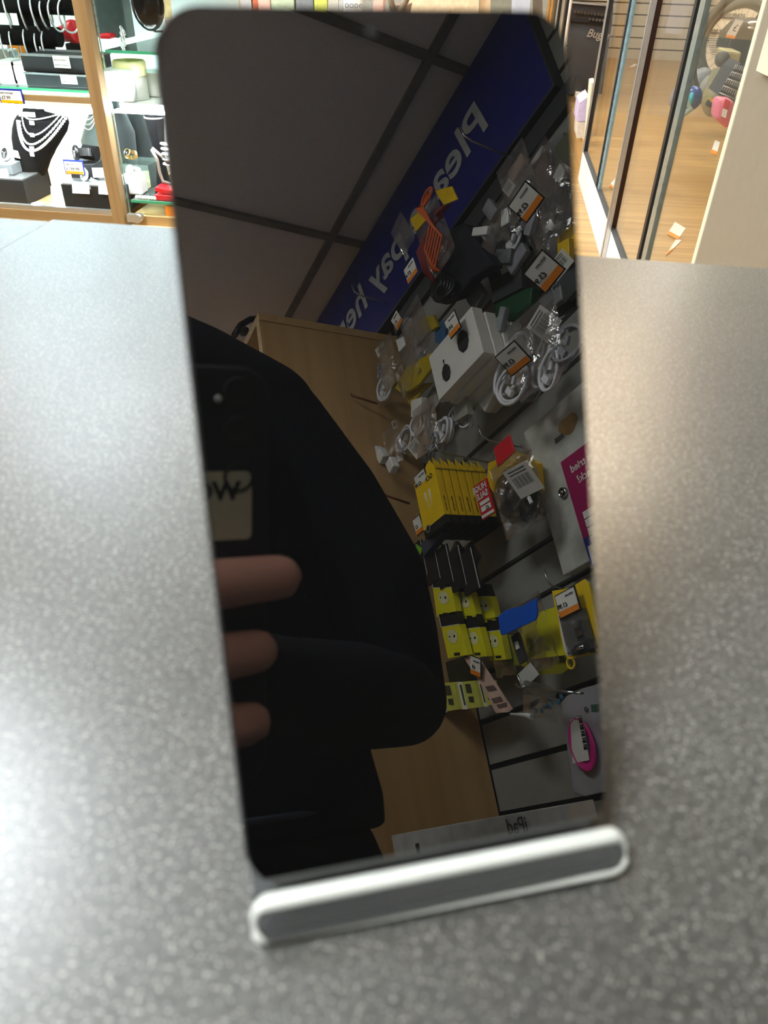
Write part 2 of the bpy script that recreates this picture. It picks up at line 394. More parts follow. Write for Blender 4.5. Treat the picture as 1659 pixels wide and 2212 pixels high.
# ------------------------------------------------------------------ the phone on its stand
TL = V3((-0.05984364, 0.1452505, -0.00881961)); TR = V3((0.01113319, 0.17098788, -0.00846253)); OT = (TL + TR) / 2
def PL(u, v, n): return OT + US * u + VS * v + NS * n          # phone frame: u right, v up, n out of the glass
def rrect(w, h, r, cx=0, cy=0, seg=10):
    pts = []
    for qx, qy, a0 in ((1, 1, 0), (-1, 1, 90), (-1, -1, 180), (1, -1, 270)):
        for k in range(seg + 1):
            a = math.radians(a0 + 90 * k / seg); pts.append((cx + qx * (w / 2 - r) + r * math.cos(a), cy + qy * (h / 2 - r) + r * math.sin(a)))
    return pts
PWID, PLEN = 0.0765, 0.1635
def m_screen():
    m = bpy.data.materials.new('black_mirror_glass'); m.use_nodes = True; t = m.node_tree; p = t.nodes['Principled BSDF']
    tc = nn(t, 'ShaderNodeTexCoord'); no = nn(t, 'ShaderNodeTexNoise'); no.inputs['Scale'].default_value = 35
    t.links.new(tc.outputs['Object'], no.inputs['Vector'])
    mr = nn(t, 'ShaderNodeMapRange'); mr.inputs[3].default_value = 0.0020; mr.inputs[4].default_value = 0.0032
    t.links.new(no.outputs['Fac'], mr.inputs[0]); cc = nn(t, 'ShaderNodeCombineColor')
    for i in range(3): t.links.new(mr.outputs[0], cc.inputs[i])
    t.links.new(cc.outputs[0], p.inputs['Base Color'])
    p.inputs['Roughness'].default_value = 0.0; p.inputs['IOR'].default_value = SCREEN_IOR
    return m
SCREEN_IOR = 1.95
t = thing('smartphone', 'black smartphone with a blank mirror-like screen leaning in a clear stand', 'smartphone', PL(0, -PLEN, -0.008))
def slab(b, w, h, r, n0, n1, cv):
    b.prism([PL(x, y, n0) for x, y in rrect(w, h, r, 0, cv)], NS * (n1 - n0), True); return b
cv = 0.0010 - PLEN / 2
put('body', slab(B(), PWID, PLEN, 0.0085, -0.0085, -0.0006, cv), M_BLACK, t, bevel=0.0016, bseg=3)
put('screen', slab(B(), PWID - 0.0016, PLEN - 0.0016, 0.0079, -0.0012, 0.0, cv), m_screen(), t)
b = B(); b.box(PL(PWID / 2 + 0.0002, -0.045, -0.0045), (0.0008, 0.012, 0.0022), Matrix((US, VS, NS)).transposed()); put('power_button', b, M_BLACK, t, bevel=0.0002)
b = B(); b.cyl(PL(0.0, -0.0035, -0.00005), PL(0.0, -0.0035, 0.00003), 0.0012); put('earpiece', b, M_BLACK, t)

t = thing('phone_stand', 'clear acrylic phone stand with a pale polished front lip', 'phone stand', (0.0, 0.085, CTOP))
UH = US.copy()                                                 # level axis of the stand
FH = V3((NS.x, NS.y, 0)).normalized()                          # level, towards the camera
def lipframe(u, v, n): return PL(u, v, n)
def ring_loop(w, h, r, cu, cvv, n): return [PL(x, y, n) for x, y in rrect(w, h, r, cu, cvv, 8)]
LW, LH, LC = 0.0776, 0.0078, -0.1669
b = B(); b.prism([PL(x, y, 0.0008) for x, y in rrect(LW - 0.001, LH - 0.0006, 0.0030, 0.0012, LC, 8)], NS * 0.0024, True)
put('lip', b, M_ACRYL, t)
b = B()                                                        # rounded rim of the lip, its edge glow put in as pale colour
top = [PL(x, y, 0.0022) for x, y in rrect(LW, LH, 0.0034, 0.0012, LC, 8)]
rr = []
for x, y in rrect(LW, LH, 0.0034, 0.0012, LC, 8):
    k = (y - (LC - LH / 2)) / LH; rr.append(0.00062 + 0.0011 * max(0, min(1, k)) ** 5 + (0.0006 if k < .3 and abs(x) > LW * .46 else 0))  # thickened along the top and low corners, where the edge shines
b.tube(top, rr, 10, True); put('polished_rim', b, M_EDGEGLOW, t, label='rim of the lip with its edge glow painted pale')
b = B()                                                        # shelf from lip back under the phone
Pf = PL(0, LC - LH / 2 + 0.001, 0.0035); Pf.z = CTOP + 0.0015
def H(u, f, z): p = Pf + UH * u - FH * f; p.z = z; return p
b.prism([H(-LW / 2 + 0.001, 0.001, CTOP + 0.0002), H(LW / 2, 0.001, CTOP + 0.0002), H(LW / 2, 0.085, CTOP + 0.0002), H(-LW / 2 + 0.001, 0.085, CTOP + 0.0002)], (0, 0, 0.0024))
put('base_plate', b, M_ACRYL, t, bevel=0.0005)
b = B(); b.prism([PL(-0.036, -0.1645, -0.0092), PL(0.036, -0.1645, -0.0092), PL(0.036, -0.085, -0.0092), PL(-0.036, -0.085, -0.0092)], -NS * 0.003)
put('back_rest', b, M_ACRYL, t, bevel=0.0005)
b = B()
for s_ in (-1, 1):
    b = B(); a = PL(0.0345 * s_, -0.088, -0.0122); c = V3((a.x, a.y, CTOP + 0.0026))
    b.prism([PL(0.0345 * s_, -0.160, -0.0122), a, c], UH * 0.003 * -s_); put('side_brace', b, M_ACRYL, t)

# ------------------------------------------------------------------ jewellery cabinets behind the counter, left
def gy(px, py, y=2.1): return at_y(px, py, y)
CY = 2.10; CB = 2.62
M_LED = emit('led_strip', (0.86, 0.95, 1.0), 42)
M_BACKW = mat('pale_cabinet_back', (226, 232, 232), 0.5, var=0.02)
def cabinet(name, label, x0, x1, shelves, loc, right_post=True):
    t = thing(name, label, 'display cabinet', loc)
    b = B(); b.span(x0, x1, CY - 0.01, CB, FLOOR, -0.655); put('base', b, M_WOODX, t)
    b = B(); b.span(x0, x1, CB, CB + 0.02, -0.655, 1.05); put('back_panel', b, M_BACKW, t)
    b = B(); b.span(x0, x1, CY + 0.012, CB, -0.655, -0.630); put('bottom_board', b, M_WOODX, t)
    b = B(); b.span(x0, x1, CY - 0.01, CB + 0.02, 1.05, 1.09); put('top_board', b, M_WOODX, t)
    for ya, za in ((CB - 0.03, -0.372), (CY + 0.02, 1.03), (CB - 0.03, 0.16), (CY + 0.03, -0.366)):
        b = B(); b.span(x0, x1, ya - 0.02, ya + 0.01, za, za + 0.006); put('light_strip', b, M_LED, t)
    for za in (0.34, 0.86):
        b = B(); b.span(max(x0, -1.6), min(x1, -0.9), CY + 0.03, CY + 0.05, za, za + 0.06); put('light_strip', b, emit('led_front', (0.66, 0.84, 1.0), 10), t)
    for z in shelves:
        b = B(); b.span(x0 + 0.002, x1 - 0.002, CY + 0.022, CB - 0.002, z - 0.006, z); s = put('glass_shelf', b, M_SHELFGLASS, t)
        b = B(); b.span(x0 + 0.002, x1 - 0.002, CY + 0.020, CY + 0.0225, z - 0.0065, z + 0.0005); put('green_edge', b, M_GREENEDGE, s, label='green glass edge')
    return t
SH_A = -0.319; SH_B1 = -0.224; SH_B2 = -0.590; ZA0 = -0.630
ca = cabinet('jewellery_cabinet', 'wood framed jewellery cabinet with sliding glass left of the smartphone', -2.0, -1.045, [SH_A, 0.1, 0.5], (-1.5, 2.1, FLOOR))
b = B(); b.span(-1.052, -1.017, CY - 0.028, CY + 0.010, -0.66, 1.05); put('post', b, M_POST, ca, label='slim beech corner post', bevel=0.003)
b = B(); b.span(-2.0, -1.052, CY - 0.008, CY + 0.012, -0.655, -0.629); put('bottom_rail', b, M_POSTX, ca)
b = B(); b.span(-2.0, -1.052, CY - 0.004, CY + 0.012, -0.629, -0.617); put('sliding_track', b, M_ALU, ca)
b = B(); b.span(-2.0, -1.052, CY - 0.010, CY + 0.012, -0.345, -0.331); put('middle_rail', b, M_POSTX, ca)
b = B(); b.span(-2.0, -1.052, CY - 0.012, CY + 0.006, -0.353, -0.345); put('middle_track', b, M_WHITE, ca)
b = B(); b.span(-2.0, -1.052, CY - 0.002, CY + 0.002, -0.617, 1.03); put('sliding_pane', b, M_GLASS, ca)
cb_ = cabinet('glass_cabinet', 'glass cabinet with green edged glass shelves beside the beech post', -1.012, -0.80, [SH_B1, SH_B2 + 0.0, 0.14, 0.5], (-0.9, 2.1, FLOOR))
b = B(); b.span(-1.012, -0.80, CY - 0.002, CY + 0.002, -0.655, 1.03); put('front_pane', b, M_GLASS, cb_)
b = B(); b.span(-1.013, -1.010, CY + 0.004, CY + 0.010, -0.655, 1.03); put('corner_edge', b, M_SHELFGLASS, cb_)
b = B(); c = gy(288, 470, 2.085); b.box(c, (0.03, 0.02, 0.02)); b.cyl(c + V3((0.015, -0.012, 0)), c + V3((0.015, 0.012, 0)), 0.012); put('hinge', b, M_ALU, cb_)
b = B(); a = gy(362, 446, CY + 0.05); b.span(a.x, a.x + 0.05, CY + 0.03, CY + 0.09, -0.655 + 0.0255, -0.604); single('orange_box', b, M_ORANGE, 'small orange box on the cabinet floor beside the smartphone', 'box')

def ring_on(p, r, rt, n, sq=1.3): b = B(); b.torus(p, r, rt, n, 30, 7, 1.0, sq); return b
# bracelet bars
def mpx(px, y=2.1): return y / math.sqrt(1) / F * px * 1.22      # rough size of px pixels at depth y
t = thing('bracelet_stand', 'black velvet two tier bracelet stand on the upper shelf', 'jewellery stand', (-1.30, 2.32, SH_A))
YS = 2.30
def gs(px, py): return at_y(px, py, YS)
p1 = gs(-20, 74); p2 = gs(130, 84)
b = B(); b.cyl(p1, V3((p2.x, YS, p1.z)), 0.024); put('lower_bar', b, M_VELVET, t)
q1 = gs(-20, 4); q2 = gs(160, 10)
b = B(); b.cyl(q1, V3((q2.x, YS, q1.z)), 0.024); put('upper_bar', b, M_VELVET, t)
for px in (62, 97):
    a = gs(px, 100); b = B(); b.span(a.x - 0.014, a.x + 0.014, YS + 0.0, YS + 0.03, SH_A + 0.001, 0.0 if px == 62 else -0.13); put('leg', b, M_VELVET, t)
b = B(); a = gs(62, 100); b.span(a.x - 0.03, a.x + 0.09, YS - 0.02, YS + 0.06, SH_A + 0.0005, SH_A + 0.008); put('foot', b, M_VELVET, t)
low = [(8, 'bangle'), (30, 'bangle'), (62, 'bracelet'), (85, 'bangle'), (103, 'bangle')]
for i, (px, nm) in enumerate(low):
    c = gs(px, 88); r = 0.036 + 0.003 * (i % 3); c.z -= 0.014
    single(nm, ring_on(c, r, 0.0024, (1, 0.38 - 0.06 * i, 0.08), 1.15), M_SILVER, ['thin silver bangle leftmost on the lower velvet bar', 'twisted silver bangle second on the lower velvet bar', 'grey silver bracelet in the middle of the lower velvet bar', 'silver bangle with a bead right of the lower bar middle', 'silver bangle nearest the end of the lower velvet bar'][i], 'bangle', 'bangles on the lower velvet bar')
for i, px in enumerate((15, 50, 78, 98, 120, 146)):
    c = gs(px, 22); c.z -= 0.012
    single('bangle', ring_on(c, 0.034 + 0.003 * (i % 3), 0.0026, (1, 0.5 - 0.1 * i, 0.1), 1.35), M_SILVER, ['silver bangle at the left end of the upper velvet bar', 'silver bangle second on the upper velvet bar', 'silver bangle third on the upper velvet bar', 'silver bangle fourth on the upper velvet bar', 'large silver bangle fifth on the upper velvet bar', 'large silver bangle at the right end of the upper velvet bar'][i], 'bangle', 'bangles on the upper velvet bar')
# two long black boxes
def long_box(py0, py1, px0, px1, y, label, tags, z0):
    a = at_y(px0, py1, y); c = at_y(px1, py0, y)
    t = thing('jewellery_box', label, 'jewellery box', ((a.x + c.x) / 2, y + 0.05, z0), 'long black jewellery boxes')
    h = c.z - a.z
    b = B(); b.span(a.x, c.x, y, y + 0.11, z0 + 0.0005, z0 + h * 0.9); put('tray', b, M_PLINTH, t, bevel=0.002)
    b = B(); b.span(a.x - 0.002, c.x + 0.002, y - 0.002, y + 0.004, z0 + h * 0.86, z0 + h); b.span(a.x - 0.002, c.x + 0.002, y + 0.106, y + 0.112, z0 + h * 0.86, z0 + h); put('lid_rim', b, M_MGREY, t)
    w = (c.x - a.x); x = a.x + w * tags
    b = B(); b.mi = 0; b.span(x, x + 0.045, y - 0.004, y - 0.002, z0 + h * 0.3, z0 + h * 0.95)
    b.mi = 1; text(b, 'Rhona Sutton', 0.006, (x + 0.003, y - 0.0042, z0 + h * 0.68), (1, 0, 0), (0, 0, 1)); text(b, 'Jewellery & Watches', 0.0045, (x + 0.003, y - 0.0042, z0 + h * 0.42), (1, 0, 0), (0, 0, 1))
    put('label_sticker', b, [M_CARD, M_INK], t)
    return h
h = long_box(177, 199, 62, 212, 2.15, 'lower long black jewellery box on the upper shelf', 0.5, SH_A)
h2 = long_box(147, 179, 57, 203, 2.152, 'upper long black jewellery box stacked on the other', 0.46, SH_A + h + 0.001)
# small white boxes, price ticket
for i, (x0, x1) in enumerate(((5, 33), (36, 64))):
    a = gy(x0, 196, 2.16); c = gy(x1, 150, 2.16)
    t = thing('earring_box', ['white earring box beside the left cabinet edge', 'white earring box next to the long black boxes'][i], 'jewellery box', ((a.x + c.x) / 2, 2.19, SH_A), 'small white earring boxes')
    b = B(); b.span(a.x, c.x, 2.16, 2.23, SH_A + 0.0005, SH_A + 0.055); put('box', b, M_WHITE, t, bevel=0.002)
    b = B(); b.span(a.x + 0.003, c.x - 0.003, 2.158, 2.16, SH_A + 0.012, SH_A + 0.045); put('insert_card', b, M_PAPER, t)
def ticket(px0, py0, px1, py1, y, txt, label, small='USED WATCH', grp='shelf price tickets', foot=M_YELP):
    a = at_y(px0, py1, y); c = at_y(px1, py0, y); w = c.x - a.x; h = c.z - a.z
    t = thing('price_ticket', label, 'price ticket', ((a.x + c.x) / 2, y, a.z), grp)
    b = B(); b.span(a.x, c.x, y, y + 0.002, a.z, c.z); put('holder', b, M_BLUE, t)
    b = B(); b.span(a.x + w * 0.05, c.x - w * 0.05, y - 0.0012, y, a.z + h * 0.05, c.z - h * 0.12); b.mi = 1; b.span(a.x + w * 0.05, c.x - w * 0.05, y - 0.0016, y - 0.0012, a.z + h * 0.05, a.z + h * 0.24)
    b.mi = 2; text(b, small, h * 0.15, (a.x + w * 0.1, y - 0.0018, a.z + h * 0.66), (1, 0, 0), (0, 0, 1)); text(b, txt, h * 0.32, (a.x + w * 0.1, y - 0.0018, a.z + h * 0.3), (1, 0, 0), (0, 0, 1))
    put('card', b, [M_PAPER, foot, M_INK], t)
ticket(2, 193, 46, 223, 2.085, '£7.99', 'blue framed £7.99 price ticket on the middle rail', 'BIRTH STONES')
ticket(142, 347, 178, 376, 2.16, '£199.99', '£199.99 price ticket under the black watch', 'USED WATCH', foot=M_ORANGE)
# necklace bust
t = thing('necklace_bust', 'black velvet necklace bust draped with silver chains', 'jewellery bust', (-1.22, 2.26, ZA0))
YB = 2.26
def gb(px, py): return at_y(px, py, YB)
prof = [(225, 53, 90), (240, 50, 95), (252, 38, 145), (262, 32, 148), (280, 28, 144), (300, 27, 132), (320, 30, 120), (345, 34, 108), (370, 44, 100), (385, 56, 92)]
rs = []
for py, x0, x1 in prof:
    a = gb(x0, py); c = gb(x1, py); m_ = (a + c) / 2; rs.append((m_, (V3((c.x - a.x, 0, 0)) / 2), V3((0, 0.022 if py < 250 else 0.035, 0))))
b = B(); b.rings(rs[::-1]); put('body', b, M_VELVET, t, smooth=True)
b = B(); a = gb(85, 400); b.span(a.x - 0.026, a.x + 0.022, YB + 0.0, YB + 0.03, ZA0 + 0.001, gb(80, 352).z); put('foot', b, M_VELVET, t)
b = B(); a = gb(55, 236); c = gb(92, 248); b.span(a.x, c.x, YB - 0.042, YB - 0.038, c.z, a.z); put('label_sticker', b, M_CARD, t)
chains = [((53, 248), (75, 258), (133, 245), 0.004, 'uppermost short silver chain on the bust'), ((48, 255), (73, 292), (128, 250), 0.0042, 'second silver chain on the bust with a white tag'), ((42, 262), (70, 312), (136, 252), 0.0055, 'thick silver curb chain on the bust'), ((38, 262), (70, 326), (142, 256), 0.0065, 'longest beaded silver chain lowest on the bust')]
for i, (A, M_, C, r, lb) in enumerate(chains):
    b = B(); pts = []
    n = 46
    for k in range(n + 1):
        s_ = k / n
        # smooth drop between the shoulders
        x = A[0] * (1 - s_) ** 2 + 2 * s_ * (1 - s_) * (2 * M_[0] - (A[0] + C[0]) / 2) + C[0] * s_ ** 2
        y = A[1] * (1 - s_) ** 2 + 2 * s_ * (1 - s_) * (2 * M_[1] - (A[1] + C[1]) / 2) + C[1] * s_ ** 2
        p = at_y(x, y, YB - 0.040 - 0.006 * i * 0.5); pts.append(p)
    for k, p in enumerate(pts):
        if k % (2 if i < 3 else 1) == 0: b.ell(p, (r * 0.75, r * 0.5, r * 0.6), None, 8, 5)
    b.tube(pts, r * 0.4, 6)
    t2 = thing('necklace', lb, 'necklace', at_y(M_[0], M_[1], YB - 0.04), 'silver chains on the black bust')
    put('chain', b, M_SILVER, t2)
    ty = [266, 292, 321, 334][i]; a = at_y(63 + (i % 2), ty - 5, YB - 0.047 - 0.003 * i); c = at_y(75, ty + 4, YB - 0.047 - 0.003 * i)
    b = B(); b.span(a.x, c.x, a.y - 0.001, a.y, c.z, a.z); put('tag', b, M_PAPER, t2, label='white tag')
# display boxes, watches
def disp_box(px0, px1, py0, py1, y, z0, label, d=0.14):
    a = at_y(px0, py1, y); c = at_y(px1, py0, y); h = c.z - a.z
    t = thing('display_box', label, 'display box', ((a.x + c.x) / 2, y, z0), 'black display plinths')
    b = B(); b.span(a.x, c.x, y, y + d, z0 + 0.0005, z0 + h); put('box', b, M_PLINTH, t, bevel=0.002)
    b = B(); b.span(a.x + 0.004, c.x - 0.004, y + 0.004, y + d - 0.004, z0 + h, z0 + h + 0.002); put('pale_top', b, M_ALU, t, label='silver grey top pad')
    return a.x, c.x, z0 + h + 0.002
bx = disp_box(142, 262, 403, 450, 2.125, ZA0, 'black display box with silver watches beside the beech post')
bl = disp_box(-30, 48, 386, 434, 2.14, ZA0, 'black display box at the left end of the cabinet floor')
b = B(); a = gy(175, 364, 2.2); b.span(a.x - 0.03, a.x + 0.045, 2.19, 2.27, ZA0 + 0.001, gy(175, 352, 2.2).z); single('watch_box', b, M_PLINTH, 'tall black box carrying the black wristwatch', 'watch box', bevel=0.002)
def watch(name, label, c, r, caseM, strapM, axis, strap_dir, link=False, grp='wristwatches in the cabinet'):
    t = thing(name, label, 'watch', c, grp); c = V3(c); ax = V3(axis).normalized(); sd = V3(strap_dir).normalized()
    b = B(); b.lathe([(0, -r * 0.25), (r * 0.9, -r * 0.25), (r, -r * 0.1), (r, r * 0.12), (r * 0.88, r * 0.26), (r * 0.8, r * 0.26), (r * 0.78, r * 0.2), (0, r * 0.2)], c, ax); put('case', b, caseM, t)
    b = B(); b.lathe([(0, r * 0.205), (r * 0.77, r * 0.205), (r * 0.77, r * 0.21)], c, ax); put('dial', b, M_INK if caseM is M_BLACK or strapM is not M_SILVER else M_WHITE, t)
    b = B(); u = ax.cross(sd).normalized()
    for k in range(3):
        a_ = k * 2.1 + 0.4; dd = (sd * math.cos(a_) + u * math.sin(a_)); b.tube([c + ax * r * 0.23, c + ax * r * 0.23 + dd * r * (0.45 + 0.12 * k)], r * 0.035, 5)
    put('hands', b, M_SILVER, t)
    b = B(); R0 = r * 1.35; cc = c - ax * R0 * 0.95; n = 30
    for k in range(n):
        a0 = math.radians(42) + (2 * math.pi - math.radians(84)) * k / n; a1 = math.radians(42) + (2 * math.pi - math.radians(84)) * (k + (0.78 if link else 1.0)) / n
        P0 = cc + ax * math.cos(a0) * R0 + sd * math.sin(a0) * R0; P1 = cc + ax * math.cos(a1) * R0 + sd * math.sin(a1) * R0; wv = u * r * 0.5
        nn_ = (P0 + P1) / 2 - cc; nn_.normalize()
        b.prism([P0 - wv, P0 + wv, P1 + wv, P1 - wv], nn_ * r * 0.12)
    put('strap', b, strapM, t)
wx = gy(164, 330, 2.2)
watch('wristwatch', 'chunky black wristwatch above the £199.99 ticket', wx, 0.021, M_BLACK, M_BLACK, (-0.75, -0.65, 0.15), (0.65, -0.7, 0.3))
b = B(); b.cyl(wx + V3((0.015, 0.02, 0.0)), wx + V3((0.055, 0.02, -0.004)), 0.02); single('watch_cushion', b, M_VELVET, 'black roll cushion inside the black wristwatch', 'watch cushion')
watch('wristwatch', 'silver link wristwatch on the black display box', gy(182, 378, 2.17), 0.017, M_SILVER, M_SILVER, (-0.5, -0.75, 0.35), (0.6, -0.2, -0.5), True)
watch('wristwatch', 'small silver link watch behind the silver wristwatch', gy(212, 372, 2.24), 0.014, M_SILVER, M_SILVER, (-0.3, -0.8, 0.5), (0.8, -0.2, -0.3), True)
watch('wristwatch', 'silver watch with a white strap at the left cabinet edge', gy(12, 332, 2.22), 0.02, M_SILVER, M_WHITE, (-0.4, -0.8, 0.4), (0.8, -0.3, 0.2), True)
b = B(); a = gy(-10, 374, 2.2); c = gy(32, 352, 2.2); b.span(a.x, c.x, 2.18, 2.26, bl[2] + 0.001, c.z); single('watch_box', b, M_MGREY, 'grey watch box under the white strapped watch', 'watch box', bevel=0.002)
c = gy(88, 425, 2.13); t = thing('wristwatch', 'watch with a green strap lying on the cabinet floor', 'watch', V3((c.x, 2.13, ZA0)), 'wristwatches in the cabinet')
b = B(); cc = V3((gy(78, 424, 2.12).x, 2.12, ZA0 + 0.008)); b.lathe([(0, -0.006), (0.019, -0.006), (0.021, 0.0), (0.019, 0.006), (0.017, 0.006), (0.017, 0.004), (0, 0.004)], cc, (0, 0, 1)); put('case', b, M_SILVER, t)
b = B(); b.tube([cc + V3((0.016, 0, 0)), cc + V3((0.04, -0.003, 0.0)), cc + V3((0.07, -0.006, -0.003)), cc + V3((0.09, -0.01, -0.002))], [0.007, 0.006, 0.005, 0.004], 8); put('strap', b, mat('sage_strap', (150, 175, 90), 0.6), t)
def tent(px, py, w, h, y, zrot, label, z=None):
    c = at_y(px, py, y)
    if z is not None: c.z = z + h / 2
    b = B(); R_ = Matrix.Rotation(zrot, 3, 'Z'); d = 0.35 * h
    for s_ in (-1, 1):
        P = [V3((-w / 2, s_ * d, -h / 2)), V3((w / 2, s_ * d, -h / 2)), V3((w / 2, 0, h / 2)), V3((-w / 2, 0, h / 2))]
        b.prism([c + R_ @ p for p in P], R_ @ V3((0, s_ * 0.0006, 0)))
    single('tent_card', b, M_PAPER, label, 'price card', 'white folded cards in the cabinet')
tent(176, 406, 0.05, 0.026, 2.118, 0.05, 'white folded card on the left of the display box', None)
tent(232, 411, 0.05, 0.02, 2.118, -0.05, 'white folded card beside the post on the display box', None)
tent(212, 372, 0.03, 0.024, 2.19, 0.3, 'white folded card behind the silver wristwatch', None)
tent(235, 372, 0.02, 0.035, 2.17, 1.0, 'narrow white card standing against the beech post', None)
tent(124, 412, 0.036, 0.024, 2.15, 0.0, 'white card on the cabinet floor behind the green strap', None)
tent(6, 376, 0.03, 0.028, 2.16, 0.4, 'white folded card at the left display box', None)
# right half of the bust area: grey cards, second velvet piece
b = B(); c = gy(205, 290, 2.4); b.lathe([(0.03, -0.09), (0.05, -0.05), (0.055, 0.0), (0.03, 0.05), (0.018, 0.07)], V3((c.x, 2.42, c.z - 0.02)), (0, 0, 1)); single('necklace_bust', b, mat('grey_velvet', (110, 124, 122), 0.8), 'pale grey bust standing behind the black wristwatch', 'jewellery bust')
b = B(); c0 = gy(150, 228, 2.36); c1 = gy(212, 228, 2.36); m_ = gy(182, 282, 2.36)
for k in range(3):
    pts = [V3((c0.x + (c1.x - c0.x) * i / 20, 2.36, c0.z - (c0.z - m_.z) * (0.55 + 0.2 * k) * math.sin(math.pi * i / 20))) for i in range(21)]; b.tube(pts, 0.0018, 6)
single('necklace', b, M_SILVER, 'triple silver necklace hanging in front of the grey bust', 'necklace')
b = B(); pts = [gy(14, 228, 2.2), gy(11, 255, 2.2), gy(6, 285, 2.2)]; b.tube(pts, 0.002, 6); b.cyl(gy(9, 287, 2.2), gy(9, 287, 2.203), 0.009); single('pendant', b, M_SILVER, 'silver disc pendant hanging at the left cabinet edge', 'pendant')
b = B(); pts = [gy(135, 262, 2.3), gy(136, 290, 2.3), gy(128, 312, 2.3), gy(118, 322, 2.3)]; b.tube(pts, 0.0022, 6); b.cyl(gy(114, 328, 2.3), gy(114, 328, 2.303), 0.008); single('pendant', b, M_SILVER, 'silver disc pendant behind the black necklace bust', 'pendant')
# coloured goods behind the upper shelf
def goods(px0, px1, py0, py1, y, d, m, name, label, cat, z0=None, bev=0.004, grp=None):
    a = at_y(px0, py1, y); c = at_y(px1, py0, y)
    b = B(); b.span(a.x, c.x, y, y + d, a.z if z0 is None else z0, c.z)
    return single(name, b, m, label, cat, grp, bevel=bev)
b = B(); a = gy(112, 150, 2.42)
b.prism([gy(105, 152, 2.42), gy(163, 152, 2.42), gy(152, 113, 2.42), gy(118, 112, 2.42)], (0, 0.05, 0)); single('toy_case', b, M_TEAL, 'teal plastic case behind the long black boxes', 'case', bevel=0.004)
b = B(); b.cyl(gy(132, 74, 2.45), gy(160, 68, 2.45), 0.02, 0.026); b.cyl(gy(158, 68, 2.45), gy(164, 72, 2.5), 0.03); single('hand_torch', b, M_RED, 'red torch shaped gadget beside the beech post', 'torch')
goods(150, 178, 95, 148, 2.44, 0.05, M_BLACK, 'boxed_gadget', 'black boxed gadget behind the beech post', 'box', SH_A + 0.001)
goods(112, 150, 130, 152, 2.38, 0.06, M_BEIGE, 'small_carton', 'small beige carton behind the upper jewellery box', 'carton', SH_A + 0.001)
goods(22, 55, 95, 130, 2.5, 0.05, M_ORANGE, 'carton', 'orange brown carton behind the bracelet stand', 'carton', SH_A + 0.001)
goods(-5, 18, 108, 150, 2.3, 0.05, M_ALU, 'metal_tin', 'pale metal tin left of the bracelet stand', 'tin', SH_A + 0.001)

# --- glass cabinet goods
YG = 2.2
c = at_y(279, 140, YG); t = thing('ring_box', 'round cream ring box under the glass shelf', 'ring box', (c.x, YG, SH_A + 0.003))
ZL = -0.345
b = B(); b.span(-1.0, -0.805, CY + 0.03, CB - 0.002, ZL - 0.012, ZL); put('lit_shelf', b, M_WHITE, cb_, label='white lit shelf')
b = B(); b.lathe([(0, 0), (0.042, 0), (0.044, 0.03), (0.04, 0.034)], (c.x, YG, ZL + 0.058)); put('lid', b, mat('cream_card', (236, 232, 170), 0.5), t)
b = B(); b.lathe([(0, 0), (0.04, 0), (0.04, 0.056), (0, 0.056)], (c.x, YG, ZL + 0.001)); put('box', b, M_WHITE, t)
goods(226, 279, 152, 200, 2.14, 0.06, mat('pale_grey_card', (214, 220, 218), 0.5), 'gift_box', 'pale grey gift box beside the beech post', 'gift box', ZL + 0.001)
goods(276, 340, 158, 205, 2.24, 0.08, M_WHITE, 'gift_box', 'wide white gift box left of the smartphone', 'gift box', ZL + 0.001)
c = at_y(319, 14, 2.13); t = thing('computer_mouse', 'glossy black computer mouse hanging above the glass shelf', 'computer mouse', c)
YM = 2.145
b = B(); b.ell(at_y(319, 8, YM), (0.042, 0.03, 0.058)); put('shell', b, mat('gloss_black', (12, 12, 14), 0.12), t)
b = B(); b.tube([at_y(319, 50, YM), at_y(322, 60, YM), at_y(335, 68, YM), at_y(352, 68, YM)], 0.0025, 6); put('cable', b, M_BLACK, t)
goods(205, 258, -30, 62, 2.4, 0.06, mat('smoked_grey', (70, 86, 84), 0.5), 'boxed_goods', 'smoky grey box on the glass shelf by the post', 'box', SH_B1 + 0.001)
goods(216, 236, 74, 100, 2.36, 0.05, M_RED, 'carton', 'small red carton on the glass shelf', 'carton', SH_B1 + 0.001)
b = B()
for k in range(12): p = at_y(262 + (k % 3) * 3, 62 + k * 4, 2.14); b.torus(p, 0.006, 0.0013, (1, k % 2, 0.3), 12, 5)
single('chain_bracelet', b, M_SILVER, 'silver charm chain dangling over the glass shelf edge', 'bracelet')
for i, (px, py) in enumerate(((262, 285), (304, 280), (268, 300))):
    c = at_y(px, py + 20, (2.40, 2.48, 2.55)[i]); c.z = SH_B2 + 0.101; b = B(); b.lathe([(0.03, -0.1), (0.04, -0.06), (0.045, 0.02), (0.03, 0.065), (0.012, 0.085)], c, (0, 0, 1))
    single('necklace_bust', b, mat('charcoal_velvet', (58, 66, 68), 0.8), ['dark bust nearest the post in the glass cabinet', 'dark bust in the middle of the glass cabinet', 'rearmost dark bust in the glass cabinet'][i], 'jewellery bust', 'dark busts in the glass cabinet')
c = at_y(340, 300, 2.2); t = thing('ring_hand', 'tall black jewellery cone with a silver band beside the smartphone', 'jewellery stand', (c.x, 2.2, SH_B2))
b = B(); b.lathe([(0, 0), (0.03, 0), (0.022, 0.02), (0.012, 0.09), (0.02, 0.15), (0.026, 0.195), (0.026, 0.22), (0, 0.224)], (c.x, 2.2, SH_B2 + 0.001)); put('cone', b, M_VELVET, t)
b = B(); b.torus((c.x, 2.2, SH_B2 + 0.203), 0.0265, 0.0022, (0, 0, 1)); put('band', b, M_SILVER, t)
b = B(); a = at_y(258, 380, 2.3); c = at_y(330, 334, 2.3); e = 0.003
